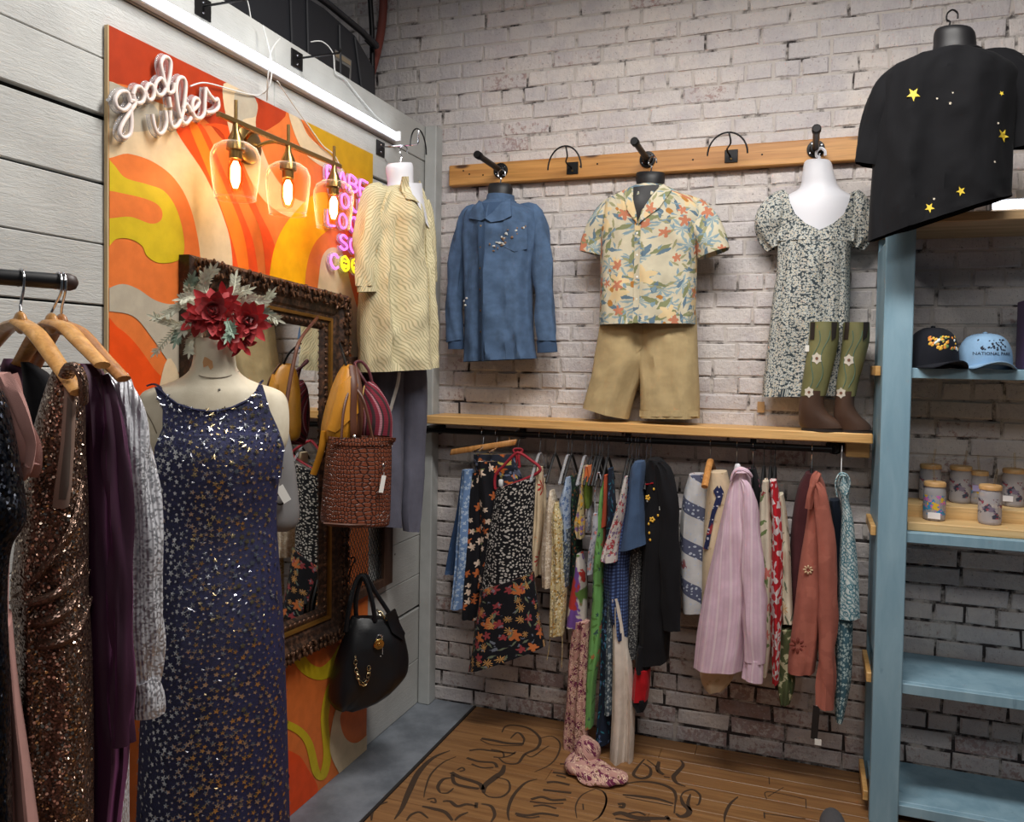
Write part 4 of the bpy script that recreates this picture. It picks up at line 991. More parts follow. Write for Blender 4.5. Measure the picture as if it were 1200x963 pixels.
def buttons(pl, pts, tree, mat, r=.005):
    out = []
    for px, py in pts:
        p = pl(px, py); h = tree.ray_cast(p+pl.n*.4, -pl.n, .8); q = h[0] if h[0] is not None else p
        out.append(lathe([(r,-.001),(r,.004),(r*.7,.005)], q, 8, pl.n))
    return out
# ---- denim shirt
pl = PY(-.115)
M_den = fabric('denim', (82,106,138), (), rough=.8, weave=900, wb=.4, wrinkle=.6, var=.3); M_dend = fabric('denim_dark', (62,84,114), (), rough=.8, wb=.4)
torso(pl, [(216,574,599,.035),(222,572.5,600.5,.045),(235,573,600,.05),(246,570,604,.055)], [(254,556,622,.07),(280,552,626,.075),(330,556,620,.07),(380,556,620,.06)], M_tblack, 'black torso form inside the denim shirt', (586,216,588,203))
body = loft(pl, [(237,570,603,.06),(243,556,619,.08),(251,545,631,.092),(275,543,632,.1),(310,545,625,.098),(350,546,624,.098),(400,546,626,.1),(424,545,629,.1,-4)], fold=(.02,8,2), seed=2)
slL = sleeve(pl, [(563,246,5,-.01),(551,252,9,-.0),(541,275,9.5,0),(536,310,9.5,.0),(533,350,9.5,0),(533,385,9,.01),(534,400,8,.015)], flat=.8, fold=.007, seed=1)
slR = sleeve(pl, [(610,245,5,-.01),(625,251,10,0),(633,280,11,.005),(636,320,11.5,.01),(638,355,11,.01),(640,390,11,.015),(640,400,10.5,.018)], flat=.8, fold=.007, seed=4)
cfL = sleeve(pl, [(534,398,8.8,.015),(534.5,404,9,.015),(534.5,409,9.2,.015)], m=6, fold=0); cfR = sleeve(pl, [(640,397,11.4,.018),(641,405,11.6,.018),(641.5,413,11.8,.018)], m=6, fold=0)
tr = bvh(body)
stn = loft(pl, [(229,572,602,.058),(236,570.5,603,.064),(244,568,606,.074)], 32, 10, (0,1,0), exp=2, back=.9)
nb = bpy.data.objects['torso_form'].children[0]; trn = bvh(body, stn, ([v.co+V(nb['_o']) for v in nb.data.vertices], [tuple(p.vertices) for p in nb.data.polygons], None))
vo_ = patch(pl, [(573,243),(600,240),(590,256),(582,266),(577,256)], trn, .001, .001, 5)
cl = patch(pl, [(568,238),(574,241),(578,250),(582,262),(576,264),(559,260),(561,250)], trn, .006, .004, 6, .4); cr = patch(pl, [(604,236),(608,246),(609,258),(600,263),(588,266),(582,262),(590,252),(597,240)], trn, .006, .004, 6, .4)
plk = patch(pl, [(572,258),(580,258),(578,423),(569,422)], tr, .0015, .002, 8)
t, _ = garment('denim_shirt', 'blue denim shirt with long sleeves and chest embroidery on a black form', 'shirt',
  [('body',body,M_den),('sleeve',slL,M_den),('sleeve',slR,M_den),('cuff',cfL,M_dend),('cuff',cfR,M_dend),('collar',join(cl,cr),M_den),('placket',plk,M_dend),('neck_opening',vo_,M_dend),('collar_stand',stn,M_den)])
mk('button', join(*buttons(pl, [(575,270+i*24) for i in range(7)], tr, None)), M_brass, t)
pk = patch(pl, [(600,262),(624,264),(623,294),(611,298),(600,293)], tr, .001, .0015); mk('pocket', pk, M_den, t)
r5 = random.Random(5); gs = []; gs2 = []
for i in range(26):
    u = r5.random(); px, py = 588+u*32+r5.uniform(-3,3), 294-u*24+r5.uniform(-5,5); h = tr.ray_cast(pl(px,py)+pl.n*.4, -pl.n, .8)
    if h[0] is not None: (gs if r5.random() < .5 else gs2).append(ball(h[0]+pl.n*.004, (r5.uniform(.003,.008),.0015,r5.uniform(.003,.006)), 6, 4))
for px, py in ((551,354),(553,359),(555,351)):
    h = tr.ray_cast(pl(px,py)+pl.n*.4, -pl.n, .8)
    if h[0] is not None: gs.append(ball(h[0]+pl.n*.003, (.006,.0015,.005), 6, 4))
mk('embroidery', join(*gs), plain('thread_silver',(190,190,186),.4), t); mk('embroidery', join(*gs2), plain('thread_brown',(120,92,70),.5), t)
# ---- tropical shirt and khaki shorts
pl = PY(-.12)
M_trop = fabric('tropical', (204,195,170), (('frond',(140,160,164),10,.62,.5,1.5,.4,1),('leaf',(128,132,96),13,.40,.6,1.2,1.2,2),('leaf',(96,118,134),16,.34,.75,1,2.1,3),('leaf',(150,148,112),19,.28,.6,1,.9,6),('leaf',(124,148,160),24,.3,.6,1.3,.6,8),('flower',(214,190,146),13,.5,.3,1,0,4),('flower',(186,120,92),17,.42,.2,1,0,5),('dot',(176,120,60),12,.12,.35,1,0,4)), wrinkle=.4)
torso(pl, [(203,746,779,.04),(210,745,779,.05),(225,747,778,.05),(236,742,784,.06)], [(246,722,806,.075),(280,716,808,.08),(330,720,800,.075),(372,716,804,.07)], M_tblack, 'black torso form inside the tropical print shirt', (762,204,765,188))
body = loft(pl, [(219,744,782,.07),(226,728,798,.085),(238,709,820,.098),(262,703,826,.105),(300,704,818,.105),(345,704,816,.105),(381,703,815,.108,-1)], fold=(.015,7,1), seed=11)
slL = sleeve(pl, [(735,233,8,-.01),(718,246,15,0),(706,264,16,.0),(697,283,14,0),(693,297,13,.0)], flat=.9, fold=.006, seed=3); slR = sleeve(pl, [(790,232,8,-.01),(812,246,16,0),(824,264,19,.01),(832,282,20,.015),(837,297,20,.015)], flat=.9, fold=.006, seed=6)
tr = bvh(body)
vin = patch(pl, [(747,224),(777,221),(771,234),(753,264),(748,242)], tr, .0005, .001, 6); 
lap1 = patch(pl, [(743,223),(736,229),(742,252),(753,268),(752,255),(746,232)], tr, .003, .004, 6); lap2 = patch(pl, [(781,220),(791,228),(778,250),(755,268),(758,254),(772,232)], tr, .003, .004, 6)
plk = patch(pl, [(750,266),(757,266),(755,380),(748,380)], tr, .001, .0015, 8)
t, _ = garment('tropical_shirt', 'cream short sleeved shirt printed with blue leaves and orange flowers', 'shirt',
  [('body',body,M_trop),('sleeve',slL,M_trop),('sleeve',slR,M_trop),('collar',join(lap1,lap2),M_trop),('placket',plk,M_trop),('neck_opening',vin,M_tblack)])
mk('button', join(*buttons(pl, [(753,278+i*25) for i in range(4)], tr, None)), M_card, t)
pl = PY(-.095)
M_kh = fabric('khaki', (184,162,120), (), wb=.2, wrinkle=.5, var=.14)
lg1 = loft(pl, [(366,705,766,.07),(385,703,767,.078),(415,698,764,.082),(440,694,754,.082),(462,688,745,.082),(477,684,737,.082,14)], n=44, m=30, fold=(.014,4,1), seed=8, foldtop=.3); lg2 = loft(pl, [(366,744,816,.072),(385,744,817,.08),(415,746,818,.084),(440,750,819,.084),(465,751,820,.084),(489,751,820,.084,1)], n=44, m=30, fold=(.014,4,1), seed=9, foldtop=.3)
hip = lg1
tr = bvh(lg1, lg2)
t, _ = garment('khaki_shorts', 'khaki cotton shorts hanging below the tropical print shirt', 'shorts', [('leg',lg1,M_kh),('leg',lg2,M_kh),('fly',patch(pl,[(749,382),(757,382),(756,408),(750,414)],tr,.001,.002),M_kh),('cuff',patch(pl,[(752,479),(820,479),(820,487),(752,487)],tr,.001,.001,8),M_kh)])
# ---- floral dress on white torso
pl = PY(-.07)
M_ditsy = fabric('ditsy_floral', (62,72,78), (('flower',(200,200,192),104,.56,.95),('flower',(186,190,186),140,.48,.6,1,0,2),('dot',(196,172,130),104,.14,.9)), wrinkle=.35)
torso(pl, [(188,945,972,.03),(192,942,975,.036),(205,940,978,.042),(220,937,984,.048),(228,925,996,.055)], [(236,912,1004,.062),(255,908,1004,.068),(290,914,994,.068),(360,912,992,.05)], M_twhite, 'white torso form wearing the small flowered dress', (958,190,962,179), M_twhite, .006)
cx_ = pl(959,190); 
body = loft(pl, [(275,911,999,.074),(290,911,997,.078),(320,910,996,.074),(345,906,996,.07),(400,900,995,.062),(440,895,993,.06),(465,893,991,.06,-2)], fold=(.014,11,3), seed=21, foldtop=.4)
def puff(c, l, seed): return sleeve(pl, l, n=26, m=20, flat=.95, fold=.01, seed=seed)
slL = puff(0, [(924,229,6,.0),(910,240,16,.0),(903,260,17,.0),(905,280,13,.0),(909,290,10,.0)], 2); slR = puff(0, [(998,226,5,.0),(1004,240,14,.0),(1009,262,15,.0),(1006,280,12,.0),(1002,290,9,.0)], 5)
tr = bvh(body)
yk = []
tt = bpy.data.objects['torso_form.002'].children[0]; trb = BVHTree.FromPolygons([v.co+V(tt['_o']) for v in tt.data.vertices], [tuple(p.vertices) for p in tt.data.polygons])
yk1 = patch(pl, [(912,246),(919,230),(924,229),(926,240),(932,254),(944,265),(960,273),(960,284),(911,284)], bvh(body, join(([v.co+V(tt['_o']) for v in tt.data.vertices], [tuple(p.vertices) for p in tt.data.polygons], None))), .001, .0015, 9)
yk2 = patch(pl, [(1003,246),(1001,230),(997,227),(994,240),(988,254),(976,265),(960,273),(960,284),(1000,284)], bvh(body, join(([v.co+V(tt['_o']) for v in tt.data.vertices], [tuple(p.vertices) for p in tt.data.polygons], None))), .001, .0015, 9)
t, _ = garment('floral_dress', 'short sleeved dress printed with tiny pale flowers on dark green', 'dress', [('body',body,M_ditsy),('sleeve',slL,M_ditsy),('sleeve',slR,M_ditsy),('yoke',yk1,M_ditsy),('yoke',yk2,M_ditsy)])
def onto(pl, tree, pts, off=.004):
    out = []
    for px, py in pts:
        p = pl(px,py); h = tree.ray_cast(p+pl.n*.4, -pl.n, .8); out.append((h[0] if h[0] is not None else p)+pl.n*off)
    return out
mk('tie', join(tube(spline(onto(pl, tr, [(960,274),(959,300),(961,330),(960,365)]),5), .0025, 6), tube(spline(onto(pl, tr, [(961,274),(963,298),(962,330)]),5), .0025, 6), ball(onto(pl,tr,[(960,274)])[0], (.012,.006,.006), 8, 5)), M_ditsy, t)
# ---- black tee on its form, standing at the top of the shelving unit
pl = PY(-.465)
M_tee = fabric('tee_black', (13,13,17), (), wb=.1, wrinkle=.25)
torso(pl, [(36,1096,1140,.05),(42,1094,1143,.06),(58,1093,1145,.062),(70,1088,1150,.07)], [(82,1062,1172,.075),(130,1054,1178,.075),(180,1062,1176,.065),(205,1064,1172,.06)], M_tblack, 'black torso form wearing the black tee above the blue shelves', (1110,36,1116,18), M_black)
body = loft(pl, [(64,1090,1148,.075),(70,1068,1172,.088),(84,1040,1192,.096),(110,1030,1194,.1),(150,1026,1188,.1),(200,1022,1186,.1),(240,1019,1185,.095,-14),(284,1017,1186,.09,-54)], fold=(.016,6,2), seed=31, back=.4)
slL = sleeve(pl, [(1088,78,8,-.01),(1062,88,20,-.005),(1043,112,25,0),(1028,150,21,.0),(1021,180,19,.0),(1017,194,17,0)], flat=.65, fold=.008, seed=12)
slR = sleeve(pl, [(1150,68,8,-.01),(1176,76,20,-.005),(1194,100,24,0),(1204,135,22,.0),(1206,172,21,.0)], flat=.65, fold=.008, seed=13)
tr = bvh(body)
t, _ = garment('black_tee', 'oversized black tee with yellow star print on a black form above the shelves', 'tee', [('body',body,M_tee),('sleeve',slL,M_tee),('sleeve',slR,M_tee)])
nr = [pl(px,py,.0) for px, py in ((1090,64),(1148,60))]; c = (nr[0]+nr[1])/2; a = (nr[1]-nr[0]).length/2
mk('neckband', tube([c+V((a*math.cos(2*PI*k/28),-.075*math.sin(2*PI*k/28) if math.sin(2*PI*k/28)>0 else -.03*math.sin(2*PI*k/28), -.012*max(0,math.sin(2*PI*k/28)))) for k in range(28)], .007, 7, True), M_tee, t)
M_star = plain('print_yellow', (226,196,60), .6); M_pd = plain('print_pale', (220,210,190), .6)
def star(px, py, rpx, rot, mat):
    pts = []
    for k in range(10):
        a = rot+k*PI/5; r = rpx*(1 if k%2 == 0 else .42); pts.append((px+r*math.cos(a), py+r*math.sin(a)))
    mk('star_print', patch(pl, pts, tr, .0008, .0006, 3), mat, t, smooth=False)
for a in ((1066,122,8,.3),(1170,165,7.5,.1),(1120,231,5.5,.5),(1085,249,6,.2),(1167,119,3,.4)): star(*a, M_star)
for a in ((1107,133,2,0),(1093,126,1.6,.3),(1163,153,1.7,.2),(1090,239,1.6,.1),(1110,121,1.4,.4),(1159,197,1.6,.4)): star(*a, M_pd)
# ---- yellow blouse, white form and grey trousers on the left wall
pl = Pl(atX(462,300,.16), (.9,-.43,0))
M_yel = fabric('yellow_wavy', (212,200,164), (('wave',(152,146,112),44,.66,.75,1.0,.2),), wrinkle=.5)
torso(pl, [(192,455,481,.04),(198,453,482,.048),(215,455,482,.05),(230,450,484,.06)], [(246,438,492,.075),(280,436,490,.08),(340,438,488,.075),(400,438,488,.07)], M_twhite, 'white torso form wearing the yellow blouse at the corner', (468,193,473,176), M_chrome)
body = loft(pl, [(219,450,485,.068),(224,440,491,.08),(236,428,497,.09),(262,426,500,.1),(310,424,502,.105),(360,423,504,.108),(400,422,506,.11),(436,422,508,.112,-6)], fold=(.03,7,2), seed=41, foldtop=.3)
slL = sleeve(pl, [(451,224,7,.02),(439,232,12,.03),(431,256,12,.035),(429,290,11.5,.045),(428,315,11,.05),(429,335,10.5,.05)], flat=.8, fold=.009, seed=8); cfL = sleeve(pl, [(429,328,11,.05),(429.5,335,11.3,.05),(430,342,11.3,.05)], m=6, fold=.002)
slR = sleeve(pl, [(492,236,9,-.02),(498,262,10,-.02),(500,300,10,-.02),(501,330,9,-.02)], flat=.8, fold=.008, seed=9)
tr = bvh(body)
vn = patch(pl, [(457,218),(481,218),(486,240),(490,270),(478,256),(464,236)], tr, .0005, .001, 6); cl1 = patch(pl, [(452,212),(458,212),(462,232),(470,242),(455,238)], tr, .006, .004, 5); cl2 = patch(pl, [(481,214),(486,220),(492,262),(490,274),(487,256)], tr, .003, .004, 5)
plk = patch(pl, [(487,270),(491,270),(492,428),(488,428)], tr, .001, .002, 8)
t, _ = garment('yellow_blouse', 'pale yellow wavy striped blouse on a white form in the corner', 'blouse', [('body',body,M_yel),('sleeve',slL,M_yel),('sleeve',slR,M_yel),('cuff',cfL,M_yel),('collar',join(cl1,cl2),M_yel),('neck_opening',vn,M_twhite),('placket',plk,M_yel)])
pl = Pl(atX(462,500,.11), (.9,-.43,0))
M_grey = fabric('trouser_grey', (98,98,112), (), wb=.15, wrinkle=.5)
lg1 = loft(pl, [(424,430,473,.05),(462,424,471,.055),(500,428,471,.055),(560,440,470,.05),(616,446,468,.045)], n=32, m=24, fold=(.01,4,1), seed=4); lg2 = loft(pl, [(424,462,497,.05),(462,467,497,.055),(500,470,496,.05),(560,471,493,.045),(600,471,490,.04),(622,473,486,.035)], n=32, m=24, fold=(.01,4,1), seed=5)
t, _ = garment('grey_trousers', 'grey trousers hanging under the yellow blouse behind the bags', 'trousers', [('leg',lg1,M_grey),('leg',lg2,M_grey)])
mk('hanging_strap', tube(spline([pl(468,436,.07),pl(466,450,.075),pl(461,468,.075),pl(457,482,.06)],6), .008, 6, flat=.25, up=pl.n), M_card, t)
# ---- bags on the mesh panel
def bagplane(px, py, x): return Pl(atX(px, py, x), (.78,-.62,0))
pl = bagplane(398,480,.13)
M_must = plain('leather_mustard', (196,132,34), .45, 0, .3, 120, .2); M_bstrap = plain('leather_brown', (92,52,34), .5, 0, .3, 120, .2); M_croc = None
kq = NT('croc_leather'); kq.p.inputs['Roughness'].default_value = .32; vv = kq.coord('UV', (95,70,1)); vo = kq.n('ShaderNodeTexVoronoi', voronoi_dimensions='2D', feature='DISTANCE_TO_EDGE'); kq.t.links.new(vv, vo.inputs['Vector']); vo.inputs['Scale'].default_value = 1; vo.inputs['Randomness'].default_value = .6
e_ = kq.step(vo.outputs[0], .02, .2); kq.base(kq.mix(e_, srgb(58,28,20), srgb(116,62,42))); kq.bump(e_, .7, .006); M_croc = kq.m
bk = loft(pl, [(427,403,412,.02),(434,398,415,.04),(446,392,418,.055),(460,387,420,.065),(480,381,421,.07),(500,377,420,.07),(514,378,416,.06),(519,384,410,.04)], 40, 34, (.004,5,0), 3, False, captop=True)
trk = bvh(bk)
t, _ = garment('mustard_backpack', 'mustard yellow leather backpack with brown straps hung beside the mirror', 'backpack', [('body',bk,M_must),('flap',patch(pl,[(391,452),(404,440),(419,456),(421,478),(404,487),(386,505),(378,502)],trk,.004,.004,7),M_must)])
for pts in ([(409,428),(407,450),(405,480),(405,510),(404,522)], [(412,430),(414,455),(415,480),(414,508),(413,520)]): mk('strap', tube(spline(onto(pl,trk,pts,.01),6), .012, 6, flat=.3, up=pl.n), M_bstrap, t)
mk('strap', tube(spline([pl(380,505,.03),pl(377,525,.02),pl(371,545,.0),pl(367,556,-.01)],6), .012, 6, flat=.35, up=pl.n), M_must, t)
mk('hanging_loop', tube(spline([pl(406,428,.02),pl(402,414,.0),pl(398,402,-.04)],5), .004, 6), M_black, t)
mk('clasp', ball(pl(415,513,.085), (.009,.006,.014), 8, 5), M_chrome, t)
pl = bagplane(440,490,.19)
M_strp = fabric('woven_stripes', (128,40,56), (('stripe',(58,44,46),34,.42,1),('stripe',(176,120,130),17,.14,1,1,0,2),('hstripe',(60,20,30),160,.3,.5)), rough=.8, wrinkle=.2)
sb = loft(pl, [(447,429,437,.02),(456,425,444,.045),(470,422,452,.06),(486,420,457,.065),(503,420,458,.06),(516,426,457,.05),(526,437,449,.03)], 40, 30, (.005,5,1), 5, False, captop=True)
t, _ = garment('striped_bag', 'small woven bag striped in maroon, pink and black', 'bag', [('body',sb,M_strp)])
mk('handle', tube(spline([pl(429,449,.03),pl(422,438,.02),pl(416,426,-.02),pl(424,424,-.02),pl(432,434,.0),pl(436,448,.01)],6), .006, 6), plain('cord_maroon',(78,26,36),.6), t)
mk('zip', tube(spline([pl(427,452,.055),pl(424,470,.066),pl(421,490,.06)],6), .003, 6), M_brass, t)
pl = bagplane(418,565,.2)
ct = loft(pl, [(511,386,455,.06),(516,385,456,.065),(540,382,456,.07),(575,379,455,.075),(600,377,454,.078),(611,377,453,.078),(614,380,451,.07)], 48, 30, (.004,4,0), 7, False, exp=3.2)
trk = bvh(ct)
t, _ = garment('crocodile_tote', 'brown crocodile textured leather tote bag below the backpack', 'bag', [('body',ct,M_croc),('top_band',patch(pl,[(385,511),(456,511),(456,520),(384,520)],trk,.002,.003,8),M_croc)])
for s in (-.035,.04): mk('handle', tube(spline([pl(400,516,s+.02),pl(403,480,s),pl(412,455,s-.03),pl(426,470,s),pl(437,516,s+.02)],6), .006, 6, flat=.7), M_bstrap, t)
mk('bag_base', tube(spline([pl(379,613,.05),pl(415,615,.085),pl(451,613,.05)],6), .004, 6), M_bstrap, t)
mk('zip_pull', ball(pl(449,546,.085), (.005,.004,.012), 7, 5), M_chrome, t)
price_tag(pl(450,553,.095), 'white price tag on the crocodile tote bag', .008, .03, None, .012, (.78,-.62,0), .18)
pl = bagplane(335,560,.22)
M_gb = plain('leather_grey', (124,122,122), .5, 0, .2, 150, .1)
gb = loft(pl, [(505,326,338,.02),(540,320,344,.04),(575,312,348,.05),(600,306,350,.055),(614,306,347,.05),(621,312,338,.03)], 36, 26, (.003,4,0), 9, False, captop=True)
t, _ = garment('grey_handbag', 'grey leather handbag hanging between the dress form and the mirror', 'bag', [('body',gb,M_gb)])
mk('handle', tube(spline([pl(332,510,.0),pl(336,470,-.02),pl(344,425,-.05),pl(352,398,-.1),atX(372,372,.06)],6), .006, 6), M_bstrap, t)
mk('charm', tube([pl(328+6*math.cos(a),585+6*math.sin(a),.06) for a in [2*PI*k/12 for k in range(12)]], .003, 6, True), M_black, t)
price_tag(pl(327,566,.075), 'white price tag on the grey handbag', .012, .026, None, .01, (.78,-.62,0), -.5)
pl = bagplane(430,770,.13)
M_blk = plain('leather_black', (15,16,20), .4, 0, .25, 140, .1)
bb = loft(pl, [(722,412,462,.03),(734,406,470,.05),(750,401,474,.07),(770,394,477,.08),(788,389,474,.085),(806,386,458,.085),(820,385,438,.07),(829,391,416,.045)], 48, 34, (.008,5,1), 13, False, captop=True)
trk = bvh(bb)
t, _ = garment('black_handbag', 'slouchy black handbag with gold padlock and chains hung low on the wall', 'bag', [('body',bb,M_blk)])
mk('handle', tube(spline([pl(405,740,.04),pl(409,712,.03),pl(415,686,.01),pl(423,674,0),pl(430,684,.01),pl(436,704,.03),pl(440,728,.04)],6), .009, 7), M_blk, t)
mk('handle', tube(spline([pl(418,735,-.02),pl(417,705,-.02),pl(422,682,-.02),pl(428,674,-.02),pl(440,694,-.02),pl(452,712,-.02),pl(460,725,-.02)],6), .009, 7), M_blk, t)
mk('side_tab', patch(pl,[(446,716),(457,709),(470,738),(466,745),(452,735)],trk,.006,.006,4), M_blk, t)
def chain(pts, r=.0085, w_=.0019):
    P = spline(pts, 14); gs = []; acc = 0; last = P[0]; k = 0
    for p in P[1:]:
        if (p-last).length > r*1.35:
            d = (p-last).normalized(); q = d.cross(pl.n).normalized() if k%2 else (pl.n*.8+d.cross(pl.n)*.6).normalized(); c = (p+last)/2
            gs.append(tube([c+d*r*1.15*math.cos(2*PI*i/10)+q*r*.75*math.sin(2*PI*i/10) for i in range(10)], w_, 5, True)); last = p; k += 1
    return join(*gs)
M_gold = plain('gold', (196,166,104), .25, 1)
mk('chain', chain(onto(pl,trk,[(409,762),(409,776),(413,790),(419,792),(423,778),(422,770)],.008)), plain('gold_pale', (204,186,150), .25, 1), t)
mk('chain', chain(onto(pl,trk,[(441,714),(449,722),(456,726),(463,725)],.012)), plain('gold_pale', (204,186,150), .25, 1), t)
q = onto(pl,trk,[(435,747)],.008)[0]; pd = mk('padlock', lathe([(.02,0),(.021,.004),(.018,.008),(.008,.007),(.006,.01),(.001,.01)], q, 20, pl.n), M_gold, t)
mk('shackle', tube([q+V((0,0,.018))+pl.t*.012*math.cos(a)+V((0,0,.018))*math.sin(a)+pl.n*.004 for a in [PI*k/10 for k in range(11)]], .003, 6), M_chrome, pd)
price_tag(onto(pl,trk,[(440,738)],.014)[0], 'white price tag hanging on the black handbag', .011, .02, None, .075, (.78,-.62,0), .06)
solo('bag_hook', tube(spline([pl(409,676,.0),pl(412,664,.0),pl(416,657,.0),pl(415,653,-.0),pl(411,654,-.02)],6)+[pl(424,675,.0)][:0], .003, 6), M_black, 'black wire hook on the mesh panel holding the black handbag', 'hook')
# ================================================================== CLOTHES ON THE RAIL UNDER THE PLANK
M_hblack = plain('hanger_black', (22,22,24), .5); M_hred = plain('hanger_red', (150,28,44), .7); M_hwood = wood('hanger_wood', (176,118,62), (206,150,90), .35, 2, 1.5); M_hclear = thinglass('hanger_clear', (240,244,248), .25)
def hanger(hx, label, mat=None, drop=.085, wid=.12, hookmat=None, yaw=0.0, group='hangers on the clothes rail', fall=.075, thick=.006):
    mat = mat or M_hblack; hookmat = hookmat or M_chrome
    p = V((hx, RY, rz)); t = thing('clothes_hanger', label, 'hanger', p+V((0,0,-drop)), group); R1 = .0165
    d = V((math.sin(yaw), math.cos(yaw), 0)); e = d
    hk = [p+e*(-R1*math.cos(a))*1.0+V((0,0,R1*math.sin(a))) for a in [PI*k/10-.3 for k in range(12)]]
    hk = hk[::-1] if False else hk
    mk('hook', tube(hk+[p+e*R1*.9+V((0,0,-.014)), p+e*.004+V((0,0,-.032)), p+V((0,0,-drop))], .0019, 6), hookmat, t)
    c = p+V((0,0,-drop))
    pts = [c-e*wid+V((0,0,-fall)), c-e*wid*.5+V((0,0,-fall*.38)), c-e*.02, c+V((0,0,.006)), c+e*.02, c+e*wid*.5+V((0,0,-fall*.38)), c+e*wid+V((0,0,-fall))]
    mk('arms', tube(spline(pts,5), thick, 8, flat=.7), mat, t)
    if thick < .012 and mat is not M_hblack: mk('crossbar', tube([c-e*wid+V((0,0,-fall)), c+e*wid+V((0,0,-fall))], thick*.8, 6), mat, t)
    return t
def rackrows(rows, y, b):
    out = []
    for r in rows:
        py, L, Rr = r[:3]; k = r[3] if len(r) > 3 else 1
        l = atY(L, py, y); q = atY(Rr, py, y); a = (q.x-l.x)/2; cx = (q.x+l.x)/2; tn = abs((CAM.x-cx)/(CAM.y-y))
        bb = b*k; bb = min(bb, .75*a/max(tn,.02)) if tn > .05 else bb
        aa = math.sqrt(max(a*a-(bb*tn)**2, (.4*a)**2)); s = aa/a; m_ = (L+Rr)/2; h = (Rr-L)/2*s
        out.append((py, m_-h, m_+h, bb)+((r[4],) if len(r) > 4 else ()))
    return out
RG = 'garments hanging on the clothes rail'
def rackg(name, label, cat, y, b, rows, mat, fold=(.011,5,1), seed=0, extra=(), n=36, m=30, kind='body'):
    pl = PY(RY+y); g = loft(pl, rackrows(rows, RY+y, b), n, m, fold, seed, back=.85, captop=True, foldtop=.3)
    t, made = garment(name, label, cat, [(kind, g, mat)])
    t['group'] = RG
    for e in extra:
        if e[0] == 'loft': mk(e[1], loft(PY(RY+e[4]), rackrows(e[2], RY+e[4], e[5]), 28, 22, fold, seed+3, back=.85, captop=True, foldtop=.3), e[3], t)
        elif e[0] == 'sleeve': mk(e[1], sleeve(PY(RY+e[4]), [(a,b_,w_,0) for a,b_,w_ in e[2]], m=18, flat=.8, fold=.006, seed=seed+5), e[3], t)
        elif e[0] == 'patch': mk(e[1], patch(pl, e[2], bvh(g), .002, .003, 6), e[3], t)
        elif e[0] == 'tube': mk(e[1], tube(spline([PY(RY+e[4])(a,b_) for a,b_ in e[2]],5), e[5], 6, flat=.5), e[3], t)
    return t, g
def hx(px): return atY(px, 512, RY).x
F = fabric
# fabrics
f_jean = F('jean_dark', (58,84,122), (('blob',(80,106,146),12,.55,.6),), wb=.4); f_jeanf = F('jean_floral', (112,142,186), (('flower',(176,194,214),60,.5,.6),), wb=.3)
f_blkorange = F('black_orange_floral', (24,24,30), (('flower',(190,104,58),24,.46,.4,1,0,1),('leaf',(120,130,80),20,.24,.35,1,0,2),('flower',(222,198,178),26,.4,.35,1,0,4)))
f_multi = F('multi_print', (40,44,56), (('blob',(196,104,44),22,.56,.9),('blob',(190,170,90),26,.6,.9,1,0,4),('blob',(120,126,150),24,.58,.9,1,0,7)))
f_polka = F('polka', (22,22,26), (('dot',(190,184,178),78,.27,.95),)); f_darkfl = F('dark_floral_skirt', (22,22,28), (('flower',(190,108,60),17,.5,.35,1,0,2),('frond',(200,150,90),22,.4,.3,1,0,5),('flower',(150,62,66),20,.36,.25,1,0,9),('leaf',(110,118,96),26,.28,.4,1,0,7),('blob',(130,136,150),44,.64,.7,1,0,11)))
f_cream_red = F('cream_red', (228,206,172), (('frond',(190,60,52),13,.48,.4),('blob',(222,146,92),9,.6,.8)))
f_lace = F('beige_lace', (206,188,164), (('flower',(226,214,196),60,.55,.7),('dot',(176,156,132),90,.25,.6)))
f_yelfl = F('yellow_ruffle', (206,188,140), (('flower',(180,140,70),60,.5,.5),('blob',(110,104,84),70,.58,.9),('dot',(230,220,190),80,.3,.5)))
f_bluefl = F('blue_pale', (172,190,214), (('flower',(96,120,164),46,.5,.6),)); f_dkteal = F('dark_floral_grey', (70,82,100), (('flower',(168,178,184),80,.5,.6),('leaf',(150,150,110),60,.3,.5)))
f_dkgreen = F('dark_green_print', (36,52,46), (('leaf',(70,104,70),40,.3,.7),('dot',(150,90,60),60,.25,.4)))
f_multifl = F('mustard_lilac_floral', (196,176,128), (('flower',(214,160,52),34,.5,.5),('flower',(132,104,150),40,.5,.5,1,0,3),('leaf',(96,104,76),44,.3,.5)))
f_orgr = F('orange_floral', (212,116,66), (('flower',(234,190,160),30,.46,.5),)); f_olive = F('olive_green', (104,124,48), ())
f_patchy = F('colour_patches', (206,198,190), (('blob',(112,76,150),9,.5,1,1,0,2),('blob',(176,54,48),8,.56,1,1,0,5),('blob',(92,120,60),8,.55,1,1,0,8)))
f_greyfl = F('grey_floral', (176,178,186), (('flower',(120,124,140),60,.5,.5),('dot',(200,130,120),50,.3,.25))); f_green = F('bright_green', (110,164,92), (('leaf',(84,126,60),22,.34,.6),('flower',(60,90,80),26,.34,.35),('flower',(170,110,70),24,.3,.25,1,0,4)))
f_orange = F('orange_plain', (206,88,56), ()); f_tealfl = F('navy_teal_floral', (26,36,54), (('leaf',(44,110,130),36,.32,.6),('flower',(90,110,150),40,.35,.3)))
f_bell = F('white_small_floral', (222,212,206), (('flower',(190,76,84),40,.5,.45),('leaf',(110,126,104),46,.3,.45,1,0,3),('dot',(140,120,150),50,.3,.3)))
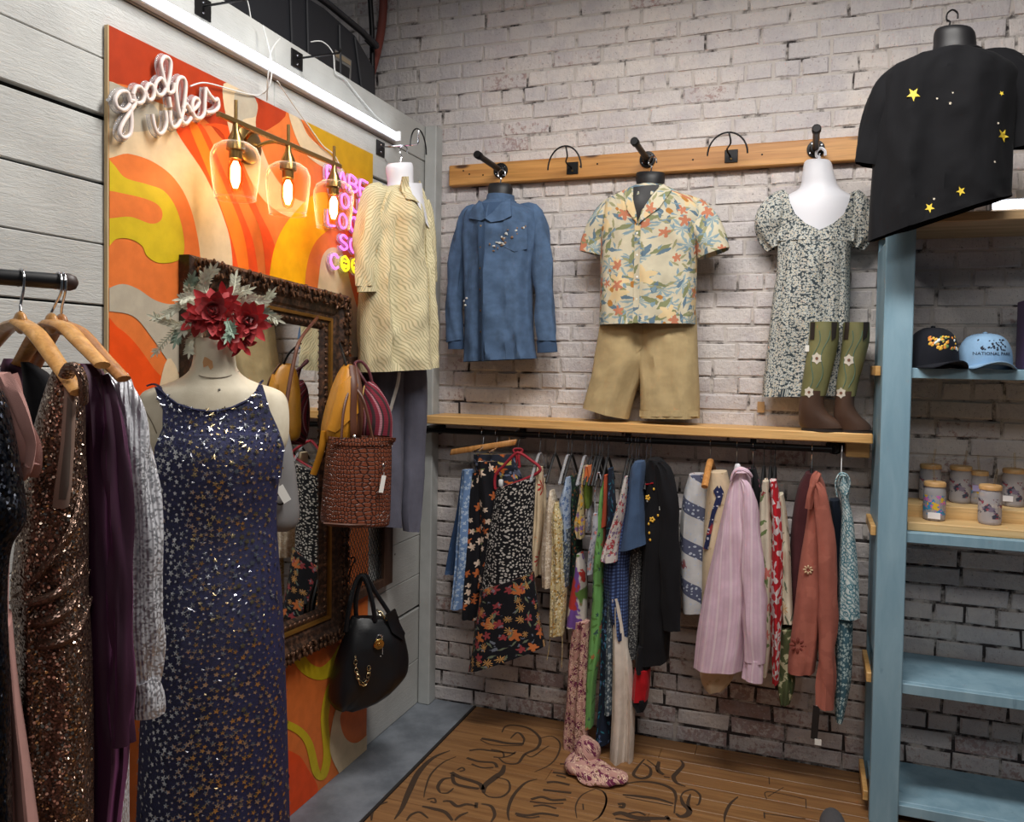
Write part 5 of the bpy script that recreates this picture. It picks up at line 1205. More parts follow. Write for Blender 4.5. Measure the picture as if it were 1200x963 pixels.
f_denim2 = F('denim_blouse', (70,92,124), (), wb=.4); f_ging = F('gingham', (84,106,156), (('stripe',(28,34,64),72,.5,.75),('hstripe',(28,34,64),72,.5,.75)), wb=0); f_dots = F('charcoal_speckle', (62,62,64), (('dot',(150,150,146),110,.3,.7),))
f_black = F('black_cloth', (20,20,24), ()); f_redblk = F('red_satin', (178,28,38), (), rough=.35); f_pais = F('pink_paisley', (196,150,140), (('flower',(110,44,74),44,.52,.6),('ring',(226,196,170),60,.4,.6),('leaf',(120,88,60),50,.3,.4)))
f_sheer = F('sheer_white', (220,206,192), (), rough=.6, wrinkle=.7); f_dkgrfl = F('charcoal_floral', (74,88,100), (('flower',(160,172,176),70,.5,.6),))
# --- left group: jeans and skirts on clip hangers
hanger(hx(566), 'chrome clip hanger with jeans at the left end of the rail', M_chrome, .07, .1, fall=.005)
hanger(hx(582), 'second chrome clip hanger from the left end of the rail', M_chrome, .07, .1, fall=.005)
w1 = solo('wooden_hanger', join(obox(PY(RY)(566,524), PY(RY)(605,518)-PY(RY)(566,524)+V((0,.0,0)), V((0,.008,0)), V((.004,0,.014)), .004), tube([V((hx(597),RY,rz+.0)), PY(RY)(597,517)], .002, 6)), M_hwood, 'brown wooden clamp hanger bar tilted under the left part of the rail', 'hanger')
rackg('denim_skirt', 'dark blue embroidered denim skirt at the far left of the rail', 'skirt', .03, .03, [(553,541,551),(600,535,548),(640,527,542),(672,522,537)], f_jean, seed=1)
rackg('floral_jeans', 'pale blue flower patterned jeans at the left end of the rail', 'jeans', -.02, .035, [(550,542,556),(600,538,556),(660,534,552),(712,529,545)], f_jeanf, seed=2)
rackg('dark_skirt', 'black skirt with small orange flowers beside the pale blue jeans', 'skirt', -.005, .04, [(553,555,572),(600,549,574),(660,545,572),(724,541,566)], f_blkorange, seed=3)
rackg('printed_scarf', 'multicoloured printed scarf over a hanger behind the red hanger', 'scarf', -.01, .03, [(532,555,602),(545,556,606),(560,560,612),(580,562,610),(620,566,588)], f_multi, seed=4)
rackg('wrap_skirt', 'black orange flowered skirt between dark skirt and polka dot dress', 'skirt', -.04, .04, [(540,560,584),(580,562,590),(640,564,594),(690,560,592)], f_blkorange, seed=5)
rt = hanger(hx(607), 'red velvet hanger holding the polka dot dress', M_hred, .07, .01, yaw=1.0)
pl = PY(RY-.075)
mk('frame', tube(spline([pl(606,530),pl(600,535),pl(590,546),pl(581,556),pl(580,570),pl(584,573),pl(604,566),pl(630,554),pl(632,547),pl(622,539),pl(612,532),pl(606,530)],4), .0065, 8), M_hred, rt)
rackg('polka_dress', 'black polka dot dress with flowered ruffle skirt on a red hanger', 'dress', -.075, .05, [(572,582,628,1,-14),(590,579,627,1,-6),(640,571,624),(680,566,624),(705,564,622)], f_polka, (.008,5,1), 6,
  [('loft','ruffle_skirt',[(690,563,626,1,-20),(715,560,630,1,-14),(740,556,634,1,-12),(765,553,638,1,-16),(786,549,640,1,-30)], f_darkfl, -.082, .065)], n=44)
M_clip = plain('clip_white', (214,214,214), .4); solo('skirt_clip', obox(pl(587,566,.012), (.009,0,0), (0,.008,0), (0,0,.016), .003), M_clip, 'small white clip on the left end of the red hanger', 'clip')
# --- middle group
for px, lab, mt in ((633,'clear hanger holding the cream and red top',M_hclear),(651,'black hanger holding the beige lace top',None),(666,'clear hanger holding the pale blue ruffled top',M_hclear),(670,'black hanger beside the pale blue ruffled top',None),(686,'clear hanger holding the mustard and lilac sleeve top',M_hclear),(694,'black hanger holding the orange flowered top',None),(699,'black hanger holding the grey strappy dress',None),(703,'black hanger holding the bright green dress',None),(706,'black hanger holding the orange top',None),(713,'black hanger holding the navy and teal dress',None)):
    hanger(hx(px), lab, mt, .085, .12, fall=.1)
rackg('cream_tunic', 'cream top with red and orange flowers right of polka dot dress', 'top', -.02, .04, [(547,629,636),(575,626,638),(620,622,636),(655,619,632),(675,618,631)], f_cream_red, seed=11, extra=[('sleeve','sleeve',[(634,560,4),(635,600,6),(634,640,7),(634,672,6)],f_cream_red,.03)])
rackg('lace_top', 'beige lace top with a long full sleeve on the rail', 'top', -.05, .05, [(574,644,650),(595,640,655),(630,636,658),(660,635,657),(686,636,655)], f_lace, (.008,6,1), 12)
rackg('ruffled_dress', 'yellow ruffled flower dress with long hanging ties', 'dress', -.075, .05, [(588,650,659),(610,647,664),(640,648,664),(690,646,665),(742,644,662)], f_yelfl, (.011,7,2), 13, [('tube','tie',[(648,725),(645,745),(643,762),(641,773)],f_yelfl,-.1,.004),('tube','tie',[(658,730),(659,755),(658,782)],f_yelfl,-.1,.003)])
rackg('blue_ruffle_top', 'pale blue ruffled top over grey flowered cloth', 'top', -.065, .045, [(559,662,669),(575,659,670),(592,655,669),(612,660,669),(632,660,669)], f_bluefl, (.008,5,1), 14, [('loft','underlayer',[(618,658,670),(650,655,669),(686,653,667)],f_dkteal,-.06,.045)])
rackg('dark_green_dress', 'dark green printed dress behind the mustard sleeved top', 'dress', .02, .05, [(556,668,678),(620,668,682),(690,668,684)], f_dkgreen, seed=15)
rackg('mustard_tunic', 'mustard and lilac flowered top with a drooping sleeve', 'top', -.07, .035, [(545,684,689),(575,680,687),(600,676,686),(615,673,686),(630,676,685)], f_multifl, seed=16)
rackg('orange_floral_top', 'orange flowered top with olive green front', 'top', -.055, .04, [(545,687,694),(555,685,696),(566,684,696)], f_orgr, seed=17, extra=[('loft','front',[(563,684,695),(578,683,695),(594,686,694)],f_olive,-.05,.04),('loft','lower_sleeve',[(592,688,694),(615,688,693),(622,688,692)],f_greyfl,-.05,.02)])
rackg('patchwork_dress', 'dress with purple, white, green and red patches', 'dress', -.055, .05, [(648,676,684),(670,673,688),(700,668,689),(733,664,688)], f_patchy, (.007,5,1), 18)
rackg('grey_strap_dress', 'pale grey flowered dress with thin straps', 'dress', -.1, .04, [(600,696,704),(620,694,705),(645,690,700),(671,688,697)], f_greyfl, seed=19, extra=[('tube','strap',[(698,606),(697,580),(700,556),(703,554)],f_greyfl,-.1,.005),('tube','strap',[(703,606),(706,580),(704,560),(702,554)],f_greyfl,-.095,.005)])
rackg('green_dress', 'long bright green dress with scattered flowers', 'dress', -.085, .045, [(564,705,709),(590,702,709),(650,696,708),(700,694,708),(760,690,704),(800,687,699),(850,685,696)], f_green, (.008,4,1), 20, [('tube','side_tie',[(690,790),(688,820),(686,846)],f_green,-.12,.006)])
rackg('orange_camisole', 'bright orange top between the green and navy dresses', 'top', -.07, .035, [(556,708,713),(580,707,713),(600,704,712),(616,703,711)], f_orange, seed=21, extra=[('loft','lower_part',[(612,704,711),(650,705,711),(670,705,710)],F('rust_dark',(110,44,34),()),-.06,.035)])
rackg('navy_dress', 'long navy and teal flowered dress in the middle of the rail', 'dress', -.045, .05, [(548,713,719),(590,712,722),(650,710,726),(720,706,722),(800,703,720),(868,698,716)], f_tealfl, (.008,5,1), 22)
rackg('charcoal_dress', 'long charcoal dress with pale flowers next to the sheer skirt', 'dress', -.075, .035, [(690,711,722),(740,711,721),(790,710,720),(835,709,719)], f_dkgrfl, seed=23)
for px, lab in ((737,'black hanger holding the small flowered bell sleeved top'),(741,'black hanger holding the denim blouse'),(746,'black hanger holding the gingham shirt'),(749,'black hanger holding the charcoal speckled dress'),(758,'black hanger holding the embroidered black jacket'),(763,'black hanger holding the red and black jacket')):
    hanger(hx(px), lab, None, .085, .12, fall=.1)
rackg('bell_sleeve_top', 'white top with small pink flowers and wide bell sleeve', 'top', -.13, .05, [(558,732,736),(575,728,736),(600,721,733),(625,713,728),(645,706,725),(655,704,724,1,2)], f_bell, (.008,6,1), 24)
rackg('denim_blouse', 'blue denim blouse with a flared sleeve', 'blouse', -.1, .05, [(540,744,756),(550,739,757),(575,737,755),(600,734,756),(625,730,757),(645,727,759,1,-9)], f_denim2, (.007,6,1), 25)
rackg('gingham_shirt', 'navy and blue gingham shirt below the bell sleeved top', 'shirt', -.07, .05, [(560,733,745),(620,722,742),(660,709,738),(690,708,737),(720,714,737),(746,723,737)], f_ging, seed=26)
rackg('speckled_dress', 'charcoal speckled dress left of the black jacket', 'dress', -.03, .06, [(545,749,757),(620,742,756),(690,737,754),(740,736,751),(768,734,749)], f_dots, seed=27)
t, g = rackg('black_jacket', 'black jacket with small yellow embroidered flowers', 'jacket', -.06, .07, [(537,760,774),(545,757,782),(570,756,788),(620,755,790),(690,752,790),(740,750,786),(776,750,784,1,-4)], f_black, (.009,6,2), 28, [('sleeve','sleeve',[(770,543,4),(778,556,9),(785,600,11),(786,660,11),(787,710,10),(788,738,9)],f_black,-.13)], n=44)
trj = bvh(g); plj = PY(RY-.06); r6 = random.Random(6)
for px, py in ((779,592),(763,580),(770,570),(765,620),(768,605),(764,610),(775,600),(781,590),(762,584),(766,628)):
    q = onto(plj, trj, [(px,py)], .004)[0]; mk('embroidery', join(*[ball(q+V((.007*math.cos(a),0,.007*math.sin(a))), (.005,.0018,.005), 6, 4) for a in [k*1.257 for k in range(5)]]) if px in (779,763,768) else ball(q,(.004,.0018,.006),6,4), em[r6.choice((0,0,2))], t)
mk('red_trim', tube(onto(plj,trj,[(757,566),(762,565),(769,563)],.004), .003, 6), f_redblk, t)
rackg('red_jacket_sleeve', 'red satin sleeve with black cuff of a jacket behind the black jacket', 'jacket', -.08, .045, [(755,748,762),(770,745,763),(785,745,762)], f_black, seed=30, extra=[('loft','sleeve',[(782,744,763),(800,742,762),(818,741,760)],f_redblk,-.083,.045),('loft','cuff',[(816,741,760),(824,742,759),(830,746,757)],f_black,-.083,.045)])
rackg('sheer_skirt', 'long sheer off-white skirt reaching almost to the floor', 'skirt', -.1, .03, [(700,717,725),(740,718,732),(790,718,736),(840,717,736),(880,715,734),(914,714,730)], f_sheer, (.016,4,2), 31, [('loft','panel',[(722,723,731),(780,725,741),(840,726,744),(893,725,742)],f_sheer,-.085,.03),('tube','waist_tie',[(722,745),(721,725),(721,712)],f_sheer,-.14,.004)])
# paisley trousers: two long legs and a heap on the floor
t, g = rackg('paisley_trousers', 'long pink and maroon paisley trousers with hems heaped on the floor', 'trousers', -.06, .045, [(725,673,689),(760,668,688),(820,664,689),(860,660,690),(885,661,687)], f_pais, (.01,5,1), 32, [('loft','leg',[(728,681,691),(790,677,690),(850,672,690),(905,670,684)],f_pais,-.105,.03)], kind='leg')
hp_ = atZ(696,905,0); gs = []
for k, (dx, dy, rx, ry_, rz_) in enumerate(((-.06,.0,.06,.08,.03),(.0,-.03,.09,.07,.026),(.07,-.04,.07,.06,.02),(-.04,.05,.05,.06,.06),(.03,-.08,.08,.035,.014))):
    vs, fs, _ = ball((hp_.x+dx, hp_.y+dy, rz_*.8+.004), (rx,ry_,rz_), 22, 12); vs = [V(v_)+V((0,0,1))*.012*mnoise.noise(V(v_)*26)+V((1,1,0))*.008*mnoise.noise(V(v_)*18+V((5,0,0))) for v_ in vs]
    for v_ in vs: v_.z = max(v_.z, .002)
    gs.append((vs, fs, [(v_.x+v_.z, v_.y) for v_ in vs]))
mk('heaped_hem', join(*gs), f_pais, t)
# --- right group
hanger(hx(833), 'wooden hanger under the cream blouse at the right part of the rail', M_hwood, .075, .17, thick=.013)
for px, lab, mt, hm in ((864,'pale hanger holding the pink striped shirt',M_twhite,None),(883,'black hanger holding the black flowered top',None,None),(896,'black hanger holding the cream and green flowered shirt',None,M_hblack),(904,'black hanger holding the red tropical shirt',None,M_hblack),(909,'black hanger holding the cream botanical shirt',None,M_hblack),(952,'black hanger holding the rust suede jacket',None,None),(987,'white hanger at the right end of the rail',M_white,M_white)):
    hanger(hx(px), lab, mt, .085 if mt is not M_white else .1, .12, hm)
f_patch = F('patchwork', (206,204,204), (('hstripe',(58,66,100),7,.36,.9,1,.5),('blob',(142,60,66),9,.64,.9),('dot',(190,196,210),60,.22,.6)))
rackg('patchwork_tunic', 'white and navy patchwork top right of the black jacket', 'top', .02, .06, [(555,808,826),(580,801,832),(620,797,836),(670,797,834),(715,800,828)], f_patch, (.008,5,1), 41)
f_cream = F('cream_cotton', (222,200,168), (('dot',(200,176,140),40,.2,.3),)); f_navyq = F('navy_quilt', (40,46,84), (('blob',(150,52,60),14,.55,1),('dot',(190,190,204),60,.22,.6)))
rackg('cream_blouse', 'cream blouse with navy printed trim on a wooden hanger', 'blouse', -.03, .06, [(552,832,852),(580,828,858),(640,824,862),(720,822,866),(785,820,862),(805,826,850)], f_cream, (.008,5,1), 42, [('patch','printed_trim',[(846,566),(850,574),(840,600),(832,640),(826,640),(836,596)],f_navyq),('patch','printed_trim',[(838,572),(843,566),(849,578),(846,590)],f_navyq)])
f_pink = F('pink_stripe', (222,192,208), (('stripe',(206,172,192),80,.4,.6),('stripe',(230,212,216),30,.2,.6,1,0,2)), wb=.3, wrinkle=.5)
t, g = rackg('pink_shirt', 'pale pink striped long sleeved shirt on the rail', 'shirt', -.13, .075, [(552,862,878),(562,857,880),(590,849,882),(630,840,884),(690,826,884),(740,817,880),(780,813,874,1,2)], f_pink, (.01,6,1), 43, [('sleeve','sleeve',[(868,560,3),(875,574,8),(880,620,11),(883,680,13),(885,740,14),(884,775,12)],f_pink,-.2),('sleeve','cuff',[(884,772,12),(883,785,12.5),(882,797,12)],f_pink,-.2)], n=48)
plk_ = PY(RY-.13); mk('collar', join(tube(spline([plk_(857,562,.07),plk_(861,552,.08),plk_(868,549,.085),plk_(876,552,.08),plk_(880,557,.06)],5), .012, 8, flat=.5)), f_pink, t)
mk('neck_form', ball(plk_(865,549,.02), (.012,.012,.02), 8, 6), M_twhite, t)
rackg('black_floral_top', 'black top with small pink flowers behind the cream shirt', 'top', .0, .06, [(548,876,886),(580,876,893),(640,878,896),(700,880,896)], F('black_pink_floral',(24,24,28),(('flower',(190,110,140),16,.35,.4),('leaf',(80,110,84),20,.25,.4))), seed=44)
f_cg = F('cream_green', (222,212,190), (('leaf',(112,132,84),15,.34,.7),('flower',(206,120,110),16,.4,.35),('leaf',(150,64,64),16,.22,.3,1,0,4)))
rackg('cream_green_shirt', 'cream shirt with green leaves and dusky pink flowers', 'shirt', -.07, .06, [(562,894,901),(580,891,904),(640,887,907),(700,888,906),(750,891,905),(788,892,900)], f_cg, seed=45)
f_rh = F('red_tropical', (196,32,44), (('flower',(224,212,212),13,.6,.7),('dot',(206,60,70),13,.2,.7),('leaf',(226,200,204),26,.4,.5,1,0,3)))
rackg('red_tropical_shirt', 'red shirt with large white tropical flowers', 'shirt', -.1, .055, [(562,902,910),(590,904,915),(640,905,918),(700,902,917),(750,904,915),(797,905,913)], f_rh, seed=46)
rackg('botanical_shirt', 'cream botanical print shirt right of the red shirt', 'shirt', -.06, .055, [(578,912,918),(600,913,922),(640,915,926),(690,914,928),(727,916,930)], F('botanical',(222,214,190),(('leaf',(110,120,100),16,.24,.6),('frond',(196,152,96),13,.3,.4))), seed=47)
rackg('green_print_top', 'crumpled dark green printed top below the botanical shirt', 'top', -.07, .045, [(735,914,930),(770,912,930),(800,911,932),(822,914,926)], F('green_crumple',(84,92,60),(('blob',(190,186,150),22,.55,.9),('leaf',(60,76,50),24,.3,.5))), (.01,6,2), 48)
f_rust = F('rust_suede', (166,98,84), (('blob',(178,108,92),10,.52,.6),), wb=.2, wrinkle=.4); f_mar = F('maroon_cloth', (78,40,44), ())
rackg('maroon_jacket', 'dark maroon jacket just behind the rust suede jacket', 'jacket', .0, .07, [(553,944,958),(575,934,960),(620,927,960),(690,925,958),(760,926,956)], f_mar, seed=49)
t, g = rackg('rust_jacket', 'rust suede jacket with flower embroidery near the right end', 'jacket', -.1, .06, [(557,951,962),(572,949,968),(610,945,972),(660,937,970),(720,930,964),(765,924,958),(785,923,955)], f_rust, (.008,5,1), 50, [('sleeve','sleeve',[(957,566,3),(963,582,8),(969,640,11),(970,700,11.5),(969,760,10.5),(968,805,10),(967,830,9.5)],f_rust,-.17),('sleeve','collar',[(947,596,3),(951,575,5),(955,560,5),(959,553,3)],f_rust,-.165)])
trj = bvh(g); plj = PY(RY-.1)
for px, py, r_ in ((947,663,.012),(935,750,.02)):
    q = onto(plj, trj, [(px,py)], .003)[0]; mk('embroidery', join(*[ball(q+V((r_*math.cos(a),0,r_*math.sin(a))), (r_*.55,.002,r_*.3), 7, 4, (V((math.cos(a),0,math.sin(a))),V((0,1,0)),V((-math.sin(a),0,math.cos(a))))) for a in [k*PI/4 for k in range(8)]]), plain('thread_beige',(204,176,140),.7) if r_ < .015 else plain('thread_rustdark',(120,52,42),.7), t)
tg = price_tag(atY(957,826,RY-.175), 'long black swing tag with white label below the rust jacket', .012, .062, plain('tag_black',(24,24,26),.5), .004, (-.2,-1,0), .05)
q = atY(958,866,RY-.178); mk('label', obox(q+V((.002,-.0014,-.01)), (.0115,0,0), (0,.0006,0), (0,0,.011)), M_card, tg, smooth=False)
f_teal = F('teal_line_print', (206,218,218), (('ring',(70,120,136),46,.45,.9),('wave',(80,128,140),30,.62,.7),('leaf',(96,140,150),50,.25,.6,1,0,2)))
f_teald = F('teal_floral_sleeve', (66,98,110), (('flower',(170,190,190),80,.5,.7),))
rackg('teal_print_shirt', 'white shirt with teal line print at the right end of the rail', 'shirt', -.11, .05, [(556,984,992),(570,981,996),(585,985,995),(610,986,1000),(660,983,1005),(700,982,1007),(722,981,1008)], f_teal, (.007,5,1), 52, [('loft','lower_sleeve',[(712,980,1000),(750,979,999),(790,979,998),(820,978,993),(842,979,988)],f_teald,-.1,.045),('tube','neck_loop',[(981,582),(979,566),(984,555),(992,556),(996,566),(992,580)],f_teal,-.16,.007)])
rackg('navy_backing_dress', 'dark navy dress behind the teal printed shirt', 'dress', .02, .05, [(585,972,984),(640,974,992),(700,976,994),(745,978,992)], F('navy_plain',(34,42,56),()), seed=53)
# ================================================================== BOOTS ON THE PLANK
M_bg = plain('boot_green', (124,122,80), .5, 0, .3, 90, .25); M_bbr = plain('boot_brown', (78,56,44), .42, 0, .3, 120, .25); M_bdk = plain('boot_dark', (40,32,28), .5)
def boot(yb, shaft, foot, flowers, label, straps, tagged=False):
    pl = PY(yb)
    sh = loft(pl, [(a,b,c,d) for a,b,c,d in shaft], 32, 24, (.003,3,1), 2, hem=False, exp=2, back=1); ft = loft(pl, [(a,b,c,d) for a,b,c,d in foot], 36, 20, (0,1,0), 3, hem=False, exp=2, back=1)
    # keep the foot on the plank
    zmin = min(p.z for p in ft[0]); dz = pz1+.008-zmin
    def lift(g): return [V(p)+V((0,0,dz)) for p in g[0]], g[1], g[2]
    sh, ft = lift(sh), lift(ft)
    base = [p for p in ft[0][-36:]]; cen = sum(base, V())/36
    t = thing('cowboy_boot', label, 'boot', (cen.x, cen.y, pz1), 'cowboy boots on the plank shelf')
    mk('shaft', sh, M_bg, t); mk('vamp', ft, M_bbr, t)
    xs = [p.x for p in base]; L0, L1 = min(xs), max(xs); W = L1-L0
    sole = [V((cen.x+(p.x-cen.x)*1.04, cen.y+(p.y-cen.y)*1.08, pz1+.0005)) for p in base]; 
    vs = sole+[p+V((0,0,.009)) for p in sole]; n = 36
    mk('sole', (vs, [tuple(range(n-1,-1,-1)), tuple(range(n,2*n))]+[(i,(i+1)%n,n+(i+1)%n,n+i) for i in range(n)], None), M_bdk, t)
    tr = bvh(sh)
    for px, py, r in flowers:
        pts = [(px+r*(1 if k%2 else .72)*math.cos(k*PI/6), py+r*1.1*(1 if k%2 else .72)*math.sin(k*PI/6)) for k in range(12)]
        up = PY(yb); pp = patch(up, [(a, b-dz*300*0) for a, b in pts], tr, .001, .001, 4); mk('flower_inlay', pp, plain('inlay_white',(206,198,184),.5), t)
        pp = patch(up, [(px+r*.3*math.cos(k*PI/3), py+r*.3*math.sin(k*PI/3)) for k in range(6)], tr, .0022, .001, 3); mk('inlay_centre', pp, plain('inlay_brown',(120,84,66),.5), t)
    for s in straps: mk('pull_strap', patch(pl, s, tr, .002, .002, 3), M_bdk, t)
    for k, sx in enumerate((.32, .62)):         # stitched scroll lines on the shaft
        pts = [(shaft[0][1]+(shaft[0][2]-shaft[0][1])*sx+3*math.sin(u*9+k)-u*12, shaft[0][0]+8+u*66) for u in [i/12 for i in range(13)]]
        mk('stitching', tube(onto(pl, tr, pts, .001), .0016, 4), plain('stitch_teal',(92,120,104),.5), t)
    return t
boot(-.148, [(380,949,983,.05),(400,948,983,.052),(425,944,978,.05),(450,940,972,.046),(466,938,968,.044)], [(460,939,968,.044),(474,937,966,.044),(482,936,968,.044),(489,936,974,.044),(495,936,983,.043),(500,937,989,.042),(504,940,991,.041)], [(957,420,6.5),(948,459,6)], 'left green and brown cowboy boot with white flower inlay on the plank', [[(950,378),(955,378),(954,398),(949,398)],[(974,378),(981,378),(979,396),(974,400)]])
boot(-.142, [(380,988,1019,.05),(400,987,1019,.052),(425,984,1013,.05),(450,980,1006,.046),(466,979,1003,.044)], [(460,979,1003,.044),(474,978,1001,.044),(482,977,1003,.044),(489,977,1008,.044),(495,978,1015,.043),(500,979,1020,.042),(505,982,1022,.041)], [(994,422,6.5),(985,460,6)], 'right green and brown cowboy boot with white flower inlay on the plank', [[(990,378),(995,378),(993,398),(988,398)],[(1011,378),(1018,378),(1015,396),(1010,400)]])
price_tag(atY(946,402,-.172), 'white price tag hanging on the left cowboy boot', .007, .012, None, .008)
# ================================================================== DRESS FORM IN THE STAR DRESS
MF = PV(255, 500, 1.98)
M_form = None
kf_ = NT('form_linen'); v_ = kf_.coord('POS'); nn = kf_.noise(v_, 14, 4); n5 = kf_.noise(v_, 6, 3); kf_.p.inputs['Roughness'].default_value = .75
kf_.base(kf_.mix(kf_.step(nn,.3,.7), srgb(196,184,160), srgb(214,204,182))); kf_.bump(kf_.noise(v_, 300, 1), .2, .001); M_form = kf_.m
form_rows = [(396,229,273,.055),(402,228,275,.06),(420,226,276,.062),(433,222,279,.064),(442,212,288,.07),(449,196,303,.078),(455,176,322,.085),(462,165,333,.09),(475,162,338,.095),(500,163,339,.1),(520,172,336,.1),(545,187,322,.09),(600,192,318,.085),(640,192,318,.09),(700,190,320,.1),(800,184,322,.1)]
g = loft(MF, form_rows, 48, 80, (0,1,0), exp=2.15, hem=True, back=.9, captop=True)
df = thing('dress_form', 'cream linen dress form with a cut-off neck wearing the star dress', 'mannequin', (MF.o.x, MF.o.y, 0))
mk('bust', g, M_form, df); trf = bvh(g)
mk('stand_pole', tube([V((MF.o.x,MF.o.y,.06)), V((MF.o.x,MF.o.y,.95))], .018, 10), M_black, df)
mk('stand_base', lathe([(.005,.07),(.03,.06),(.16,.02),(.17,.0005)], (MF.o.x,MF.o.y,0), 28), M_black, df)
seam = onto(MF, trf, [(222,434),(236,440),(252,442),(268,440),(279,435)], .0012); mk('neck_seam', tube(spline(seam,5), .0014, 5), plain('seam',(120,108,92),.8), df)
mk('arm_seam', tube(spline(onto(MF, trf, [(163,468),(172,480),(180,492),(186,505)], .0012),5), .0012, 5), plain('seam',(120,108,92),.8), df)
mk('maker_stamp', patch(MF, [(240,418),(243,419),(249,423),(250,430),(247,433),(244,428),(239,430),(238,424)], trf, .0006, .0004, 3), plain('stamp_orange',(190,142,96),.8), df)
q = onto(MF, trf, [(257,455)], .001)[0]; mk('pin_dot', ball(q, (.003,.003,.003), 8, 5), plain('pin_grey',(110,108,104),.5), df)
# dress
kd = NT('navy_sequin_knit'); kd.p.inputs['Roughness'].default_value = .6; v_ = kd.coord('UV', (420,420,1)); vo = kd.n('ShaderNodeTexVoronoi', voronoi_dimensions='2D'); kd.t.links.new(v_, vo.inputs['Vector']); vo.inputs['Scale'].default_value = 1
cs_ = kd.n('ShaderNodeSeparateColor'); kd.t.links.new(vo.outputs['Color'], cs_.inputs[0]); kd.base(kd.mix(cs_.outputs[0], srgb(20,22,52), srgb(38,42,92))); kd.bump(vo.outputs['Distance'], .6, .003); M_navy = kd.m
rows = [(505,181,332,.128),(530,180,331,.138),(560,181,327,.132),(600,184,324,.12),(640,183,326,.125),(690,178,330,.14),(750,171,333,.148),(830,165,336,.15),(900,162,338,.152),(975,159,340,.155),(1150,152,346,.16)]
dg = loft(MF, rows, 80, 70, (.005,7,1), 61, foldtop=.2, exp=2.15)
drs = thing('star_dress', 'long sleeveless navy dress covered in silver and gold stars', 'dress', loc_of(dg))
mk('skirt', dg, M_navy, drs)
trd = bvh(dg, g)
bod = patch(MF, [(183,452),(189,452),(196,460),(210,470),(230,476),(250,478),(270,474),(288,466),(298,457),(302,449),(306,450),(309,460),(314,478),(324,500),(331,520),(327,556),(184,556),(184,520),(193,498),(193,478)], trd, .0004, .0008, 16, .7, 10)
mk('bodice', bod, M_navy, drs)
for pts in ([(196,462),(189,453),(180,450),(172,452)], [(300,456),(305,449),(308,446)]): mk('strap', tube(spline(onto(MF, trf, pts, .003),5), .004, 6, flat=.6), M_navy, drs)
mk('neckline_trim', tube(spline(onto(MF, bvh(dg,g,bod), [(186,453),(196,461),(210,471),(230,477),(250,479),(270,475),(288,467),(299,457)], .002),6), .0022, 6), M_navy, drs)
trs = bvh(dg, bod)
M_gst = plain('star_foil_gold', (218,196,152), .22, 1); M_sst = plain('star_foil_silver', (206,208,216), .2, 1)
rs = random.Random(77); pts = []; grid = {}
for _ in range(30000):
    px, py = rs.uniform(160,340), rs.uniform(462,985); k = (int(px/8), int(py/8)); R2 = 5.2 if rs.random() < .5 else 6.5
    if any((a-px)**2+(b-py)**2 < R2*R2 for i in (-1,0,1) for j in (-1,0,1) for a, b in grid.get((k[0]+i,k[1]+j),())): continue
    grid.setdefault(k, []).append((px,py)); pts.append((px,py))
gg, ss = [], []
for px, py in pts:
    p = MF(px,py); h = trs.ray_cast(p+MF.n*.5, -MF.n, 1)
    if h[0] is None: continue
    nn_ = h[1] if h[1].dot(MF.n) > 0 else -h[1]; nn_ = (nn_+V((rs.uniform(-.25,.25),rs.uniform(-.25,.25),rs.uniform(-.25,.25)))).normalized()
    a = nn_.orthogonal().normalized(); b = nn_.cross(a); r = rs.choice((.0035,.0045,.0065,.0075,.0085)); c = h[0]+nn_*.0022; r0 = rs.uniform(0,6.28)
    vs = [c+nn_*.0006]+[c+(a*math.cos(r0+k*PI/5)+b*math.sin(r0+k*PI/5))*(r if k%2 == 0 else r*.45) for k in range(10)]
    (gg if (px > 225 and rs.random() < .42) else ss).append((vs, [(0,1+k,1+(k+1)%10) for k in range(10)], None))
stuff(mk('foil_stars', join(*gg), M_gst, drs, smooth=False)); stuff(mk('foil_stars', join(*ss), M_sst, drs, smooth=False))
# ---- flower headpiece on the neck
hd = thing('flower_headpiece', 'headpiece of red silk blossoms and pale green fern resting on the neck of the form', 'flowers', MF(252,396,.0))
kr = NT('silk_red'); kr.p.inputs['Roughness'].default_value = .6; oi = kr.n('ShaderNodeObjectInfo'); nn = kr.noise(kr.coord('POS'), 60, 3); kr.base(kr.mix(kr.math('MULTIPLY', kr.math('ADD', oi.outputs['Random'], nn), .5), srgb(120,16,28), srgb(222,48,50))); kr.p.inputs['Sheen Weight'].default_value = .3; M_red = kr.m
M_fern = fabric('fern_pale', (228,228,206), (), uv='Object', var=.3, wb=0, wrinkle=0); M_fern2 = fabric('fern_grey_green', (150,170,152), (), uv='Object', var=.3, wb=0, wrinkle=0)
def petal(c, d, n_, L, W, curl=.25, seg=5):
    d = V(d).normalized(); s = d.cross(V(n_)).normalized(); u = s.cross(d).normalized(); vs, fs = [], []
    for i in range(seg+1):
        t = i/seg; w_ = W*(math.sin(PI*min(t*.85+.12,1))**.8)*(1 if i < seg else .55); ctr = V(c)+d*L*t+u*(curl*L*t*t)
        vs += [ctr-s*w_+u*(w_*.25), ctr-u*0, ctr+s*w_+u*(w_*.25)]
    for i in range(seg):
        for k in (0,1): a = i*3+k; fs.append((a,a+1,a+4,a+3))
    n = len(vs); vs += [v_-u*.0012 for v_ in vs]; fs += [tuple(q+n for q in reversed(f)) for f in fs]
    return vs, fs, None
rp = random.Random(12); up = V((0,0,1)); tr_, nr_ = MF.t, MF.n
